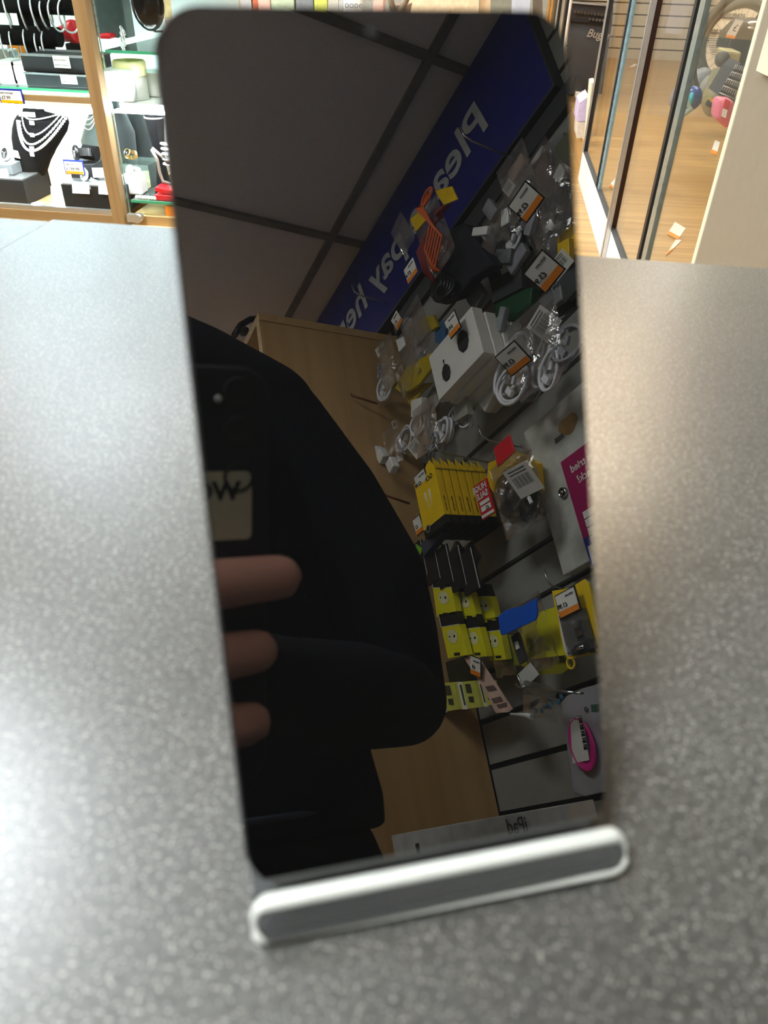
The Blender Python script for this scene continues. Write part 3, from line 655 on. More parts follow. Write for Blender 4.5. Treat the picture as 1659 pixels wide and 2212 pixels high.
for x0, x1, y0, y1 in ((a.x, c.x, 2.26, 2.26 + e), (a.x, c.x, 2.36, 2.36 + e), (a.x, a.x + e, 2.26, 2.36), (c.x - e, c.x, 2.26, 2.36)): b.span(x0, x1, y0, y1, SH_B2 + 0.001, SH_B2 + 0.062)
single('clear_box', b, M_SHELFGLASS, 'open clear box holding a gold ladies watch', 'clear box')
watch('wristwatch', 'gold ladies wristwatch over the open clear box', at_y(275, 330, 2.29), 0.012, mat('gold', (222, 180, 110), 0.25, 1.0), mat('gold', (222, 180, 110), 0.25, 1.0), (-0.3, -0.8, 0.5), (0.9, 0.1, 0.3), True)
watch('wristwatch', 'silver watch on a white block beside the post', at_y(280, 366, 2.18), 0.013, M_SILVER, M_SILVER, (-0.3, -0.8, 0.5), (0.9, 0.1, 0.3), True)
goods(264, 300, 380, 396, 2.17, 0.05, M_PAPER, 'watch_block', 'white block under the silver watch', 'watch block', SH_B2 + 0.001)
b = B(); pts = [at_y(327, 322, 2.16), at_y(340, 345, 2.16), at_y(345, 372, 2.16), at_y(352, 392, 2.16), at_y(372, 398, 2.16), at_y(385, 380, 2.16), at_y(372, 362, 2.16), at_y(352, 340, 2.16), at_y(329, 320, 2.165)]
b.tube(pts, 0.0045, 8); single('watch_strap', b, mat('taupe_leather', (120, 108, 96), 0.5), 'looped taupe leather strap beside the smartphone', 'watch strap')
t = thing('red_gift_box', 'small red gift box on the lower glass shelf', 'gift box', at_y(355, 427, 2.14))
b = B(); a = at_y(337, 427, 2.14); b.span(a.x, a.x + 0.07, 2.13, 2.18, SH_B2 + 0.001, SH_B2 + 0.016); put('base', b, M_RED, t, bevel=0.002)
b = B(); b.box((a.x + 0.034, 2.155, SH_B2 + 0.026), (0.06, 0.046, 0.012), Matrix.Rotation(0.15, 3, 'Y')); put('lid', b, mat('bright_red_gloss', (224, 30, 40), 0.3), t, bevel=0.002)
for k in range(7):
    c = at_y(295 + k * 6.3, 421, 2.13); b = B(); b.ell((c.x, 2.13, SH_B2 + 0.0065), 0.0055, None, 10, 7)
    single('pearl', b, mat('pearl', (240, 240, 236), 0.2), 'round white pearl in the short row on the glass shelf', 'pearl', 'pearls on the lower glass shelf')
b = B(); c = at_y(345, 255, 2.16)
for k in range(5): b.torus((c.x + 0.004, 2.166, SH_B2 + 0.09 + k * 0.013), 0.013, 0.003, (0.2, 0.1, 1), 18, 6)
single('chain_bracelet', b, M_SILVER, 'silver links wrapped round the black cone', 'bracelet')

# ------------------------------------------------------------------ glazed shop display on the right
XD = 0.549; ZD = -0.945; YP0 = 2.06; YEND = 10.35
b = B(); b.span(XD - 0.012, XD + 0.012, 1.2, 5.05, FLOOR + 0.0005, ZD); struct('trim_1', b, M_WHITE, label='white plinth under the display glass')
b = B(); b.span(XD + 0.013, 4.19, 1.2, YEND - 0.025, FLOOR + 0.0005, ZD + 0.001); t_df = single('display_platform', b, M_DWOOD, 'raised wood laminate floor of the glazed shop display', 'display platform')
b = B()                                                     # far cream slat wall
zs = at_y(1290, 124, YEND).z; pitch = at_y(1400, 100, YEND).z - at_y(1400, 124, YEND).z
k = 0; z = zs
while z < CEIL - 0.02:
    b.span(0.45, 4.19, YEND - 0.02, YEND, z, min(z + pitch - 0.014, CEIL - 0.003)); z += pitch
b.mi = 1; b.span(0.45, 4.19, YEND, YEND + 0.03, FLOOR, CEIL)
struct('wall_slat_back', b, [M_CREAMSLAT, mat('brown_groove', (92, 80, 62), 0.8)])
def upright(px, py, w, m, name, label, z1=CEIL - 0.01, z0=ZD, dy=None, cat='upright', grp=None, depth=0.024, xo=0.0):
    y = at_x(px, py, XD).y
    b = B(); b.span(XD - depth / 2 + xo, XD + depth / 2 + xo, y, y + w, z0 + 0.0008, z1); return single(name, b, m, label, cat, grp), y
yA = at_x(1264, 335, XD).y; yB = at_x(1293, 403, XD).y; yC = at_x(1324, 497, XD).y; yD = at_x(1391, 553, XD).y; yE = at_x(1507, 560, XD).y
upright(1264, 335, 0.05, M_INK, 'glazing_bar', 'black edged glazing bar farthest along the display glass')
b = B(); b.span(XD - 0.02, XD - 0.008, yA - 0.0, yA + 0.03, ZD + 0.001, CEIL - 0.01); single('glazing_trim', b, M_ALU, 'thin silver trim at the far end of the display glass', 'trim')
upright(1293, 403, 0.03, M_INK, 'glazing_bar', 'slim black glazing bar with a blue green glass edge')
b = B(); b.span(XD - 0.006, XD + 0.006, yB - 0.07, yB - 0.002, ZD + 0.001, CEIL - 0.01); single('glass_edge', b, mat('blue_green_glass_edge', (120, 150, 160), 0.15), 'blue green pane edge by the slim black bar', 'glass edge')
upright(1324, 497, 0.04, mat('dark_brown_edge', (52, 28, 24), 0.4), 'glazing_bar', 'dark brown glazing bar behind the silver post')
b = B(); b.span(XD - 0.03, XD - 0.013, yC - 0.03, yC + 0.02, FLOOR + 0.001, CEIL - 0.01); b.span(XD - 0.034, XD - 0.031, yC - 0.022, yC - 0.008, FLOOR + 0.001, CEIL - 0.01)
single('silver_post', b, M_ALU, 'polished silver post running down over the white plinth', 'post')
upright(1388, 553, 0.035, M_INK, 'glazing_bar', 'thick black glazing bar nearest the cream panel')
b = B(); b.span(XD - 0.008, XD + 0.008, yD - 0.07, yD - 0.003, ZD + 0.001, CEIL - 0.01); single('glass_edge', b, mat('grey_glass_edge', (112, 122, 118), 0.15), 'grey pane edge beside the thick black bar', 'glass edge')
for i, (y0, y1, lb) in enumerate(((yC + 0.05, yB - 0.075, 'far display pane behind the slim bar'), (yD + 0.04, yC - 0.035, 'display pane between the silver post and the thick black bar'), (yE + 0.01, yD - 0.075, 'near display pane before the bicycle wheel'), (yB + 0.035, yA - 0.005, 'farthest pane of the display front'))):
    b = B(); b.span(XD - 0.002, XD + 0.002, y0, y1, ZD + 0.001, CEIL - 0.01); struct('window_%d' % (i + 1), b, M_GLASS, label=lb)
b = B(); b.span(XD - 0.012, XD + 0.012, 1.2, 5.1, ZD - 0.0, ZD + 0.006); struct('trim_2', b, M_DGREY, label='grey sill strip on the plinth')
b = B(); b.span(XD - 0.004, XD + 0.0125, 0.6, yE - 0.001, FLOOR + 0.001, CEIL - 0.01); single('cream_end_panel', b, M_CREAM, 'tall plain cream panel at the right edge behind the counter', 'panel')
b = B(); b.span(XD - 0.006, XD + 0.0125, yE, yE + 0.028, FLOOR + 0.001, CEIL - 0.01); single('edge_strip', b, M_IVORY, 'ivory edging strip on the cream end panel', 'edge strip')
b = B(); a = at_x(1648, 153, XD - 0.006); b.span(XD - 0.02, XD - 0.005, 1.3, a.y, a.z, a.z + 0.3); single('ivory_notice', b, M_IVORY, 'ivory card on the cream end panel at the photo edge', 'card')

# bicycle wheel in the display
YW = 6.3
wc = at_y(1590, 96, YW); wr = (at_y(1590, 96, YW) - at_y(1512, 96, YW)).length
t = thing('bicycle', 'grey tyred bicycle wheel on its frame behind the display glass', 'bicycle', (wc.x, YW, ZD))
wn = V3((0.15, -1, 0.05))
b = B(); b.torus(wc, wr, 0.032, wn, 48, 10); put('tyre', b, mat('grey_tyre', (74, 78, 70), 0.7), t)
b = B(); b.torus(wc, wr * 0.9, 0.010, wn, 48, 8); put('rim', b, M_MGREY, t)
q = V3((0, 0, 1)).rotation_difference(wn); b = B()
for k in range(28):
    a_ = 2 * math.pi * k / 28; b.tube([wc, wc + q @ V3((wr * 0.9 * math.cos(a_), wr * 0.9 * math.sin(a_), 0))], 0.0013, 4)
put('spokes', b, M_MGREY, t); b = B(); b.cyl(wc - wn * 0.05, wc + wn * 0.05, 0.03); put('hub', b, M_DGREY, t)
b = B(); b.tube([wc + wn * 0.05, wc + V3((0.2, 0.0, 0.35)), wc + V3((0.28, 0.0, 0.62))], 0.02, 8); b.tube([wc + V3((0.28, 0.0, 0.62)), wc + V3((1.0, 0, 0.55))], 0.02, 8); put('frame', b, M_INK, t)
# second tyre arc, lower left
w2 = at_y(1600, 62, 5.9); t = thing('spare_wheel', 'second large wheel standing behind the first bicycle wheel', 'wheel', (w2.x, 5.9, ZD))
r2 = (at_y(1600, 62, 5.9) - at_y(1520, 62, 5.9)).length * 1.12
b = B(); b.torus(w2 + V3((0, 0, -0.12)), r2, 0.026, (0.1, -1, 0), 48, 10, 1.0, 1.25); put('tyre', b, mat('pale_tyre', (62, 66, 56), 0.7), t)
# poster behind the wheel
YPO = 6.9
a = at_y(1512, 170, YPO); c = at_y(1656, -40, YPO)
t = thing('feature_poster', 'cream poster with dark headings behind the bicycle wheel', 'poster', ((a.x + c.x) / 2, YPO, a.z))
b = B(); b.span(a.x, c.x, YPO, YPO + 0.004, a.z - 0.05, c.z); put('sheet', b, M_BEIGEPAPER, t)
def mtext(b, s_, size, px, py, y, m=None):   # lettering that faces away from the viewer
    p = at_y(px, py, y); text(b, s_, size, p, (-1, 0, 0), (0, 0, 1)); return b
b = B()
for x0, y0, x1, y1 in ((1556, 30, 1611, 40), (1530, 64, 1572, 73)):
    a = at_y(x0, y1, YPO - 0.004); c = at_y(x1, y0, YPO - 0.004); b.span(a.x, c.x, YPO - 0.006, YPO - 0.003, a.z, c.z)
put('heading_bar', b, M_DGREY, t)
b = B(); mtext(b, 'FEATURES', 0.032, 1610, 38.5, YPO - 0.008); mtext(b, 'SPECIFICATION', 0.03, 1589, 71.5, YPO - 0.008); put('heading_lettering', b, M_BEIGEPAPER, t)
b = B(); mtext(b, 'PFI', 0.05, 1598, 23, YPO - 0.006)
for k in range(9):
    a = at_y(1524 + k * 1.5, 78 + k * 5, YPO - 0.005); b.span(a.x, a.x + 0.14 - 0.01 * (k % 3), YPO - 0.005, YPO - 0.004, a.z, a.z + 0.003)
put('small_print', b, M_DGREY, t)
# price card hanging on the wheel
t = thing('hanging_price_card', 'white and orange price card tied to the bicycle wheel', 'price card', at_y(1588, 78, 5.6))
b = B(); b.prism([at_y(1569, 75, 5.6), at_y(1588, 79, 5.6), at_y(1606, 45, 5.6), at_y(1589, 42, 5.6)], (0, 0.003, 0)); put('card', b, M_CARD, t)
b = B(); b.prism([at_y(1568, 81, 5.59), at_y(1587, 84, 5.59), at_y(1589, 78, 5.59), at_y(1569, 74.5, 5.59)], (0, 0.003, 0)); put('orange_foot', b, M_ORANGE, t)
b = B(); text(b, '£149', 0.05, at_y(1581, 66, 5.59), (1, 0, -0.2), (0.2, 0, 1)); put('lettering', b, M_INK, t)
# dark machine body right of the wheel, beige monitor like unit
t = thing('black_machine', 'bulky black machine under the bicycle poster', 'machine', (at_y(1620, 120, 5.5).x, 5.6, ZD))
b = B(); b.prism([at_y(1578, 75, 5.62), at_y(1608, 46, 5.62), at_y(1660, 44, 5.62), at_y(1640, 170, 5.62), at_y(1600, 165, 5.62), at_y(1566, 108, 5.62)], (0, 0.3, 0)); put('housing', b, mat('charcoal_plastic', (40, 44, 38), 0.4), t, bevel=0.02)
b = B(); b.ell(at_y(1628, 50, 5.48), (0.035, 0.02, 0.012)); b.ell(at_y(1626, 60, 5.48), (0.03, 0.02, 0.01)); put('badge', b, M_ALU, t)
t = thing('beige_console', 'beige boxy console with a dark round speaker in the display', 'console', (at_y(1580, 130, 5.3).x, 5.35, ZD))
b = B(); b.prism([at_y(1564, 150, 5.3), at_y(1592, 153, 5.3), at_y(1603, 113, 5.3), at_y(1566, 109, 5.3)], (0, 0.22, 0)); put('housing', b, M_BEIGE, t, bevel=0.012)
b = B(); b.lathe([(0, -0.02), (0.036, -0.02), (0.042, 0), (0.03, 0.02), (0, 0.02)], at_y(1560, 128, 5.26), (-0.5, -1, 0)); put('speaker', b, mat('dark_bronze', (62, 58, 50), 0.5), t)
b = B(); b.prism([at_y(1540, 190, 5.34), at_y(1572, 190, 5.34), at_y(1580, 154, 5.34), at_y(1554, 156, 5.34)], (0, 0.2, 0)); put('stand', b, mat('dull_olive_plastic', (132, 128, 98), 0.5), t, bevel=0.01)
t = thing('vacuum_cleaner', 'beige cylinder vacuum cleaner on the display floor', 'vacuum cleaner', at_y(1545, 234, 5.2))
b = B(); b.ell(at_y(1546, 212, 5.2), (0.075, 0.09, 0.10)); put('body', b, mat('khaki_plastic', (140, 130, 88), 0.45), t)
b = B(); b.tube([at_y(1530, 222, 5.1), at_y(1545, 228, 5.05), at_y(1562, 226, 5.1)], 0.02, 8); put('bumper', b, M_BLACK, t)
b = B(); b.prism([at_y(1530, 214, 5.03), at_y(1537, 222, 5.03), at_y(1541, 215, 5.03), at_y(1534, 210, 5.03)], (0, 0.004, 0)); put('sticker', b, M_YEL, t, label='small yellow sticker')
for nm, lb, cx_, cy_, rx, rz, m_ in (('cushion', 'grey cushion slumped behind the blue helmet', 1515, 176, 0.08, 0.085, M_MGREY), ('cushion', 'second grey cushion leaning on the vacuum cleaner', 1533, 186, 0.06, 0.07, mat('warm_grey_fabric', (132, 132, 124), 0.8)), ('fabric_bag', 'violet grey soft bag behind the thick black bar', 1472, 200, 0.055, 0.10, mat('violet_grey_fabric', (130, 118, 124), 0.8))):
    b = B(); b.ell(at_y(cx_, cy_, 5.62 + 0.15 * (cx_ % 4)), (rx, 0.06, rz), Matrix.Rotation(0.4, 3, 'Y')); single(nm, b, m_, lb, 'cushion' if nm == 'cushion' else 'bag')
t = thing('cycle_helmet', 'blue cycle helmet on the display floor', 'helmet', at_y(1500, 230, 5.0))
b = B(); b.ell(at_y(1496, 212, 5.0), (0.052, 0.06, 0.062)); put('shell', b, mat('deep_blue_gloss', (16, 60, 130), 0.25), t)
b = B(); b.ell(at_y(1492, 214, 4.955), (0.016, 0.03, 0.034)); put('vent', b, M_TEAL, t)
b = B(); P_ = [at_y(x, y, 4.7) for x, y in ((1480, 201), (1486, 228), (1494, 234), (1471, 249))]; b.tube(P_, 0.016, 4); b.prism([at_y(1462, 218, 4.7), at_y(1471, 228, 4.7), at_y(1484, 206, 4.7), at_y(1478, 200, 4.7)], (0, 0.02, 0)); single('folding_holder', b, mat('pale_ice_blue', (176, 206, 206), 0.4), 'pale blue folded holder beside the blue helmet', 'holder')
t = thing('wire_basket', 'black basket with rows of slots in the display', 'basket', at_y(1580, 215, 4.7))
Yb_ = 4.7
b = B(); b.prism([at_y(1551, 205, Yb_), at_y(1585, 218, Yb_), at_y(1612, 142, Yb_), at_y(1600, 136, Yb_), at_y(1585, 150, Yb_)], (0, 0.25, 0)); put('shell', b, mat('dark_slate_plastic', (44, 48, 54), 0.5), t)
b = B()
for j in range(4):
    A_ = at_y(1554 + j * 9, 200 - j * 15, Yb_ - 0.004); C_ = at_y(1590 + j * 7, 215 - j * 17, Yb_ - 0.004); b.tube([A_, C_], 0.003, 4)
    for k in range(7):
        p = A_.lerp(C_, (k + 0.7) / 8) + V3((0, 0, 0.016)); b.tube([p, p + V3((0.005, 0, 0.02))], 0.0022, 4)
put('slots', b, M_ALU, t)
t = thing('pink_scooter', 'pink rounded toy with a red and white sale label', 'toy', at_y(1560, 280, 4.4))
b = B(); b.prism([at_y(x, y, 4.4) for x, y in ((1545, 258), (1551, 214), (1590, 218), (1583, 266), (1572, 283), (1562, 272))], (0, 0.14, 0)); put('body', b, M_PINKC, t, bevel=0.025, bseg=3)
b = B(); b.prism([at_y(x, y, 4.385) for x, y in ((1557, 252), (1569, 258), (1578, 219), (1567, 213))], (0, 0.003, 0)); put('sale_label', b, M_RED, t, label='red and white sale label')
b = B(); b.prism([at_y(x, y, 4.38) for x, y in ((1558, 251), (1568, 256), (1572, 238), (1562, 234))], (0, 0.003, 0)); put('price_panel', b, M_CARD, t)
def floor_card(pts, z, label, m=M_CARD):
    t = thing('fallen_price_card', label, 'price card', at_z(*pts[0], z), 'price cards lying in the display')
    b = B(); b.prism([at_z(x, y, z) for x, y in pts], (0, 0, 0.002)); put('card', b, M_CARD, t)
    A_, B_, C_, D_ = [at_z(x, y, z + 0.0025) for x, y in pts]
    b = B(); b.prism([A_, B_, B_.lerp(C_, 0.25), A_.lerp(D_, 0.25)], (0, 0, 0.001)); put('orange_foot', b, M_ORANGE, t)
zf = ZD + 0.002
floor_card([(1316, 402), (1324, 409), (1337, 392), (1329, 385)], zf, 'price card lying behind the silver post')
floor_card([(1438, 552), (1452, 540), (1472, 520), (1461, 516)], zf, 'price card lying nearest the counter in the display')
floor_card([(1441, 506), (1464, 518), (1481, 494), (1458, 480)], zf, 'price card on the floor beside the ivory strip')
floor_card([(1535, 330), (1548, 335), (1555, 308), (1545, 303)], zf, 'price card on the floor below the pink toy')
floor_card([(1356, 148), (1366, 146), (1376, 140), (1370, 138)], zf, 'tiny price card far back on the display floor')
t = thing('price_strip', 'narrow price card standing against the thick black bar', 'price card', at_x(1440, 400, XD + 0.02))
b = B(); b.prism([at_x(1437, 408, XD + 0.02), at_x(1443, 345, XD + 0.02), at_x(1452, 342, XD + 0.02), at_x(1447, 380, XD + 0.02)], (0.002, 0, 0)); put('card', b, M_CARD, t)
b = B(); b.prism([at_x(1442, 352, XD + 0.018), at_x(1443, 343, XD + 0.018), at_x(1453, 340, XD + 0.018), at_x(1452, 349, XD + 0.018)], (0.001, 0, 0)); put('orange_top', b, M_ORANGE, t)

# ------------------------------------------------------------------ amplifier stack and goods beyond the smartphone
YA = 7.2
t = thing('guitar_amplifier', 'black guitar amplifier head on a speaker cabinet right of the smartphone', 'guitar amplifier', (at_y(1275, 200, YA).x, YA + 0.15, ZD))
def qd(pts, y, ext): return B().prism([at_y(px, py, y) for px, py in pts], ext)
put('speaker_cabinet', qd([(1223, 203), (1234, 38), (1322, 52), (1300, 203)], YA, (0, 0.3, 0)), mat('black_tolex', (62, 62, 64), 0.7, var=0.1, scale=400), t)
put('amplifier_head', qd([(1225, 42), (1229, 4), (1325, 14), (1322, 54)], YA - 0.02, (0, 0.28, 0)), mat('brown_black_panel', (44, 36, 34), 0.5), t)
put('piping', qd([(1224, 44), (1226, 38.5), (1320, 52), (1320, 55)], YA - 0.03, (0, 0.02, 0)), M_INK, t)
put('handle_edge', qd([(1218, 60), (1224, 2), (1320, 11), (1320, 14), (1229, 6.5), (1223, 60)], YA - 0.04, (0, 0.02, 0)), M_ALU, t)
for i in range(11):
    p = at_y(1242 + i * 7.2, 25 + i * 0.8, YA - 0.03); b = B(); b.cyl(p, p + V3((0, -0.02, 0)), 0.011); put('knob', b, M_CHROME, t)
for i in range(6):
    p = at_y(1274 + i * 7.2, 41 + i * 0.8, YA - 0.03); b = B(); b.cyl(p, p + V3((0, -0.02, 0)), 0.011); put('knob', b, M_CHROME, t)
b = B(); text(b, 'Bugera', 0.079, at_y(1266, 79, YA - 0.012), (1, 0, -0.08), (0.0, 0, 1), shear=0.35, bold=0.001); put('badge', b, M_ALU, t, label='silver script badge')
def bg(name, label, cat, pts, y, d, m, grp=None): return single(name, qd(pts, y, (0, d, 0)), m, label, cat, grp)
bg('shop_unit', 'black equipment box at the foot of the amplifier', 'box', [(1240, 205), (1245, 168), (1262, 172), (1256, 200)], 7.0, 0.15, M_DGREY)
b = qd([(1243, 212), (1245, 201), (1262, 203), (1258, 211)], 6.9, (0, 0.2, 0)); single('carton', b, M_CARD, 'small white carton below the black equipment box', 'carton')
bg('carton', 'lilac carton at the edge of the smartphone', 'carton', [(1246, 262), (1252, 222), (1272, 208), (1268, 262)], 5.45, 0.3, mat('lilac_card', (196, 182, 214), 0.5))
bg('carton', 'white carton with orange print under the lilac carton', 'carton', [(1246, 298), (1249, 263), (1267, 264), (1262, 299)], 5.45, 0.3, mat('warm_white_card', (214, 204, 190), 0.5))
bg('shop_shelf', 'pale shelf unit behind the white plinth', 'shelf', [(1266, 320), (1278, 180), (1287, 178), (1272, 320)], 5.15, 0.2, M_IVORY)
# top strip, far shelving across the shop
YT = 4.6
strip = [
    (352, 380, M_BEIGE, 'cream wrapped pack farthest left above the smartphone', 'pack', 'packet'),
    (380, 412, mat('grey_lilac', (176, 170, 168), 0.6), 'grey wrapped pack beside the cream pack', 'pack', 'packet'),
    (412, 443, mat('mint_card', (140, 190, 160), 0.5), 'mint green carton above the smartphone', 'carton', 'carton'),
    (446, 476, mat('salmon_red', (226, 96, 92), 0.5), 'salmon red card pack above the smartphone', 'card_pack', 'packet'),
    (484, 508, M_YEL, 'bright yellow bag above the smartphone', 'bag', 'bag'),
    (514, 542, M_ALU, 'crumpled silver pack above the smartphone', 'foil_pack', 'packet'),
    (545, 556, mat('rust_card', (176, 92, 60), 0.5), 'thin rust brown carton above the smartphone', 'carton', 'carton'),
    (558, 580, mat('blush_card', (222, 180, 164), 0.5), 'blush pink carton above the smartphone', 'carton', 'carton'),
    (588, 632, mat('sage_card', (178, 190, 160), 0.5), 'sage coloured boxed set above the smartphone', 'carton', 'carton'),
    (640, 676, M_MGREY, 'grey boxed set above the smartphone', 'carton', 'carton'),
    (680, 706, mat('pale_lime', (200, 204, 96), 0.5), 'pale lime packet above the smartphone', 'packet', 'packet'),
    (708, 730, mat('stone_card', (186, 182, 168), 0.5), 'stone coloured carton above the smartphone', 'carton', 'carton'),
    (742, 780, M_WHITE, 'white lettered carton above the smartphone', 'carton', 'carton'),
    (804, 830, mat('rose_dotted_card', (214, 176, 160), 0.5), 'rose dotted carton above the smartphone', 'carton', 'carton'),
]
zsh = at_y(829, 60, YT).z
b = B(); b.span(at_y(340, 60, YT).x - 0.3, at_y(880, 60, YT).x, YT - 0.05, YT + 0.5, FLOOR + 0.001, zsh); single('far_display_counter', b, M_CREAM, 'cream shelf unit across the shop behind the smartphone', 'shelf unit')
for i, (x0, x1, m_, lb, nm, ct) in enumerate(strip):
    a = at_y(x0, 60, YT); c = at_y(x1, -60, YT); d = 0.06 + 0.02 * (i % 3)
    b = B(); b.prism([V3((a.x, YT, zsh + 0.001)), V3((c.x, YT, zsh + 0.001)), V3((c.x + 0.004 * (i % 3 - 1), YT, c.z - 0.02 * (i % 4))), V3((a.x + 0.006 * (i % 2), YT, c.z - 0.02 * ((i + 1) % 4)))], (0, d, 0))
    o_ = single(nm, b, m_, lb, ct, 'packs on the far shelf unit', bevel=0.004)
    if x0 == 742: b = B(); text(b, 'oooe', 0.045, at_y(744, 17, YT - 0.004), (1, 0, 0), (0, 0, 1)); put('lettering', b, M_MGREY, o_)
b = B()
for px in (735, 739): a = at_y(px, 60, YT - 0.1); b.span(a.x, a.x + 0.006, YT - 0.12, YT - 0.10, zsh - 0.3, CEIL - 0.01)
single('shelf_upright', b, M_ALU, 'pair of thin silver uprights above the smartphone', 'upright')
t = thing('folding_chair', 'brown folding chair back above the smartphone', 'chair', at_y(858, 60, 5.0))
b = B(); b.tube([at_y(838, -20, 5.0), at_y(850, 24, 5.0)], 0.018, 8); b.tube([at_y(886, -20, 5.0), at_y(864, 28, 5.0)], 0.018, 8); put('frame', b, mat('taupe_wood', (128, 110, 90), 0.5), t)
b = B(); b.prism([at_y(848, 12, 5.0), at_y(878, 12, 5.0), at_y(870, 60, 5.0), at_y(848, 60, 5.0)], (0, 0.3, 0)); put('seat', b, mat('taupe_wood2', (120, 100, 82), 0.5), t)
bg('cream_screen', 'wide cream board standing above the smartphone', 'board', [(880, 60), (884, -60), (1034, -60), (1034, 60)], 5.6, 0.04, mat('warm_cream', (226, 200, 160), 0.6))
bg('cream_screen', 'narrow cream board beside the wide one', 'board', [(1036, 60), (1036, -60), (1059, -60), (1059, 60)], 5.62, 0.04, mat('warm_cream2', (214, 184, 142), 0.6))
bg('grey_pillar', 'grey green pillar beyond the smartphone', 'pillar', [(1060, 70), (1060, -60), (1104, -60), (1104, 70)], 6.4, 0.3, mat('grey_green_paint', (124, 124, 108), 0.6))
b = qd([(1104, 60), (1108, -60), (1152, -60), (1140, 60)], 5.6, (0, 0.08, 0)); single('paper_roll', b, mat('crumpled_tissue', (196, 200, 210), 0.8, bump=1.0, scale=12), 'bundle of crumpled white paper above the smartphone', 'paper')
bg('brown_board', 'taupe board between the white paper and the gold poles', 'board', [(1150, 90), (1152, -60), (1172, -60), (1172, 90)], 6.6, 0.05, mat('taupe_paint', (110, 98, 84), 0.6))
for i, (px, m_, lb) in enumerate(((1174, mat('gold_pole', (212, 172, 104), 0.3, 0.6), 'gold pole nearest the white paper'), (1181, mat('gold_pole', (212, 172, 104), 0.3, 0.6), 'second gold pole beside the first one'), (1188, mat('brown_pole', (96, 78, 56), 0.4), 'brown pole beside the gold poles'), (1198, M_BLACK, 'black pole left of the silver pole'), (1206, M_ALU, 'silver pole left of the amplifier'), (1213, M_INK, 'black pole next to the amplifier'), (1219, M_WHITE, 'white pole touching the amplifier'))):
    a = at_y(px, 100, 6.5); c = at_y(px + 1, -60, 6.5); b = B(); b.tube([V3((a.x, 6.5, FLOOR + 0.002)), V3((a.x, 6.5, 1.2))], 0.011, 10)
    single('display_pole', b, m_, lb, 'pole', 'poles left of the amplifier')
b = B(); a = at_y(1000, 100, 7.6); b.span(-3.5, 0.5, 7.6, 7.65, FLOOR + 0.001, CEIL - 0.01); single('grey_partition', b, mat('pale_partition', (150, 150, 140), 0.6), 'pale grey partition across the back of the shop', 'partition')

# ------------------------------------------------------------------ the till wall, seen in the smartphone glass
XW = 0.93
RGT = V3((0, -1, 0)); UP = V3((0, 0, 1))                       # reading direction for things facing the counter
def wrect(X, pts):
    """Y and Z extents of an upright rectangle on plane X from its four corners in the glass"""
    P_ = [mx(px, py, X) for px, py in pts]; ys = sorted(p.y for p in P_); zs_ = sorted(p.z for p in P_)
    return (ys[0] + ys[1]) / 2, (ys[2] + ys[3]) / 2, (zs_[0] + zs_[1]) / 2, (zs_[2] + zs_[3]) / 2
t = thing('pay_here_sign', 'long royal blue sign with pale lettering over the till wall', 'sign', (0.92, -1.1, 1.172))
b = B(); b.span(0.905, 0.929, -2.35, -0.452, 1.172, 1.488); put('panel', b, M_SIGN, t)
b = B(); z0 = 1.30
text(b, 'Please pay here', 0.146, (0.9035, -0.638, 1.287), RGT, UP, shear=0.18, bold=0.0026, extr=0.0006); put('lettering', b, mat('pale_grey_vinyl', (190, 194, 196), 0.5), t)
b = B(); b.span(0.900, 0.93, -2.36, -0.447, 1.165, 1.1715); b.span(0.900, 0.93, -0.4515, -0.447, 1.1715, 1.49); put('edge_trim', b, M_DGREY, t)
b = B(); b.span(0.915, 0.93, -1.2, -0.40, 1.115, 1.162); single('wall_batten', b, M_DGREY, 'dark batten under the blue sign', 'batten')

# beech end unit
t = thing('beech_unit', 'tall beech shelving unit beside the slatted till wall', 'shelving unit', (0.73, -1.6, FLOOR))
b = B(); b.span(0.527, 0.927, -1.232, -1.213, FLOOR + 0.001, 1.095); put('side_panel', b, M_WOOD, t)
b = B(); b.span(0.520, 0.927, -2.6, -1.210, 1.095, 1.118); put('top_board', b, mat('beech_edge', (190, 154, 104), 0.5), t)
b = B(); b.span(0.520, 0.5269, -1.234, -1.212, FLOOR + 0.001, 1.095); put('edge_band', b, mat('beech_edge', (190, 154, 104), 0.5), t)
b = B(); b.span(0.905, 0.927, -2.6, -1.233, FLOOR + 0.001, 1.095); put('back_panel', b, M_DGREY, t)
for z in (-0.6, -0.2, 0.2, 0.6): b = B(); b.span(0.535, 0.904, -2.59, -1.233, z, z + 0.018); put('shelf', b, M_WOODX, t)
b = B(); b.tube([my(506, 725, -1.5), my(520, 702, -1.5), my(540, 690, -1.5), my(558, 688, -1.5)], 0.010, 8); b.ell(my(527, 716, -1.5), (0.015, 0.02, 0.010)); single('hanging_headset', b, M_BLACK, 'black headset lying on top edge of the beech unit', 'headset')

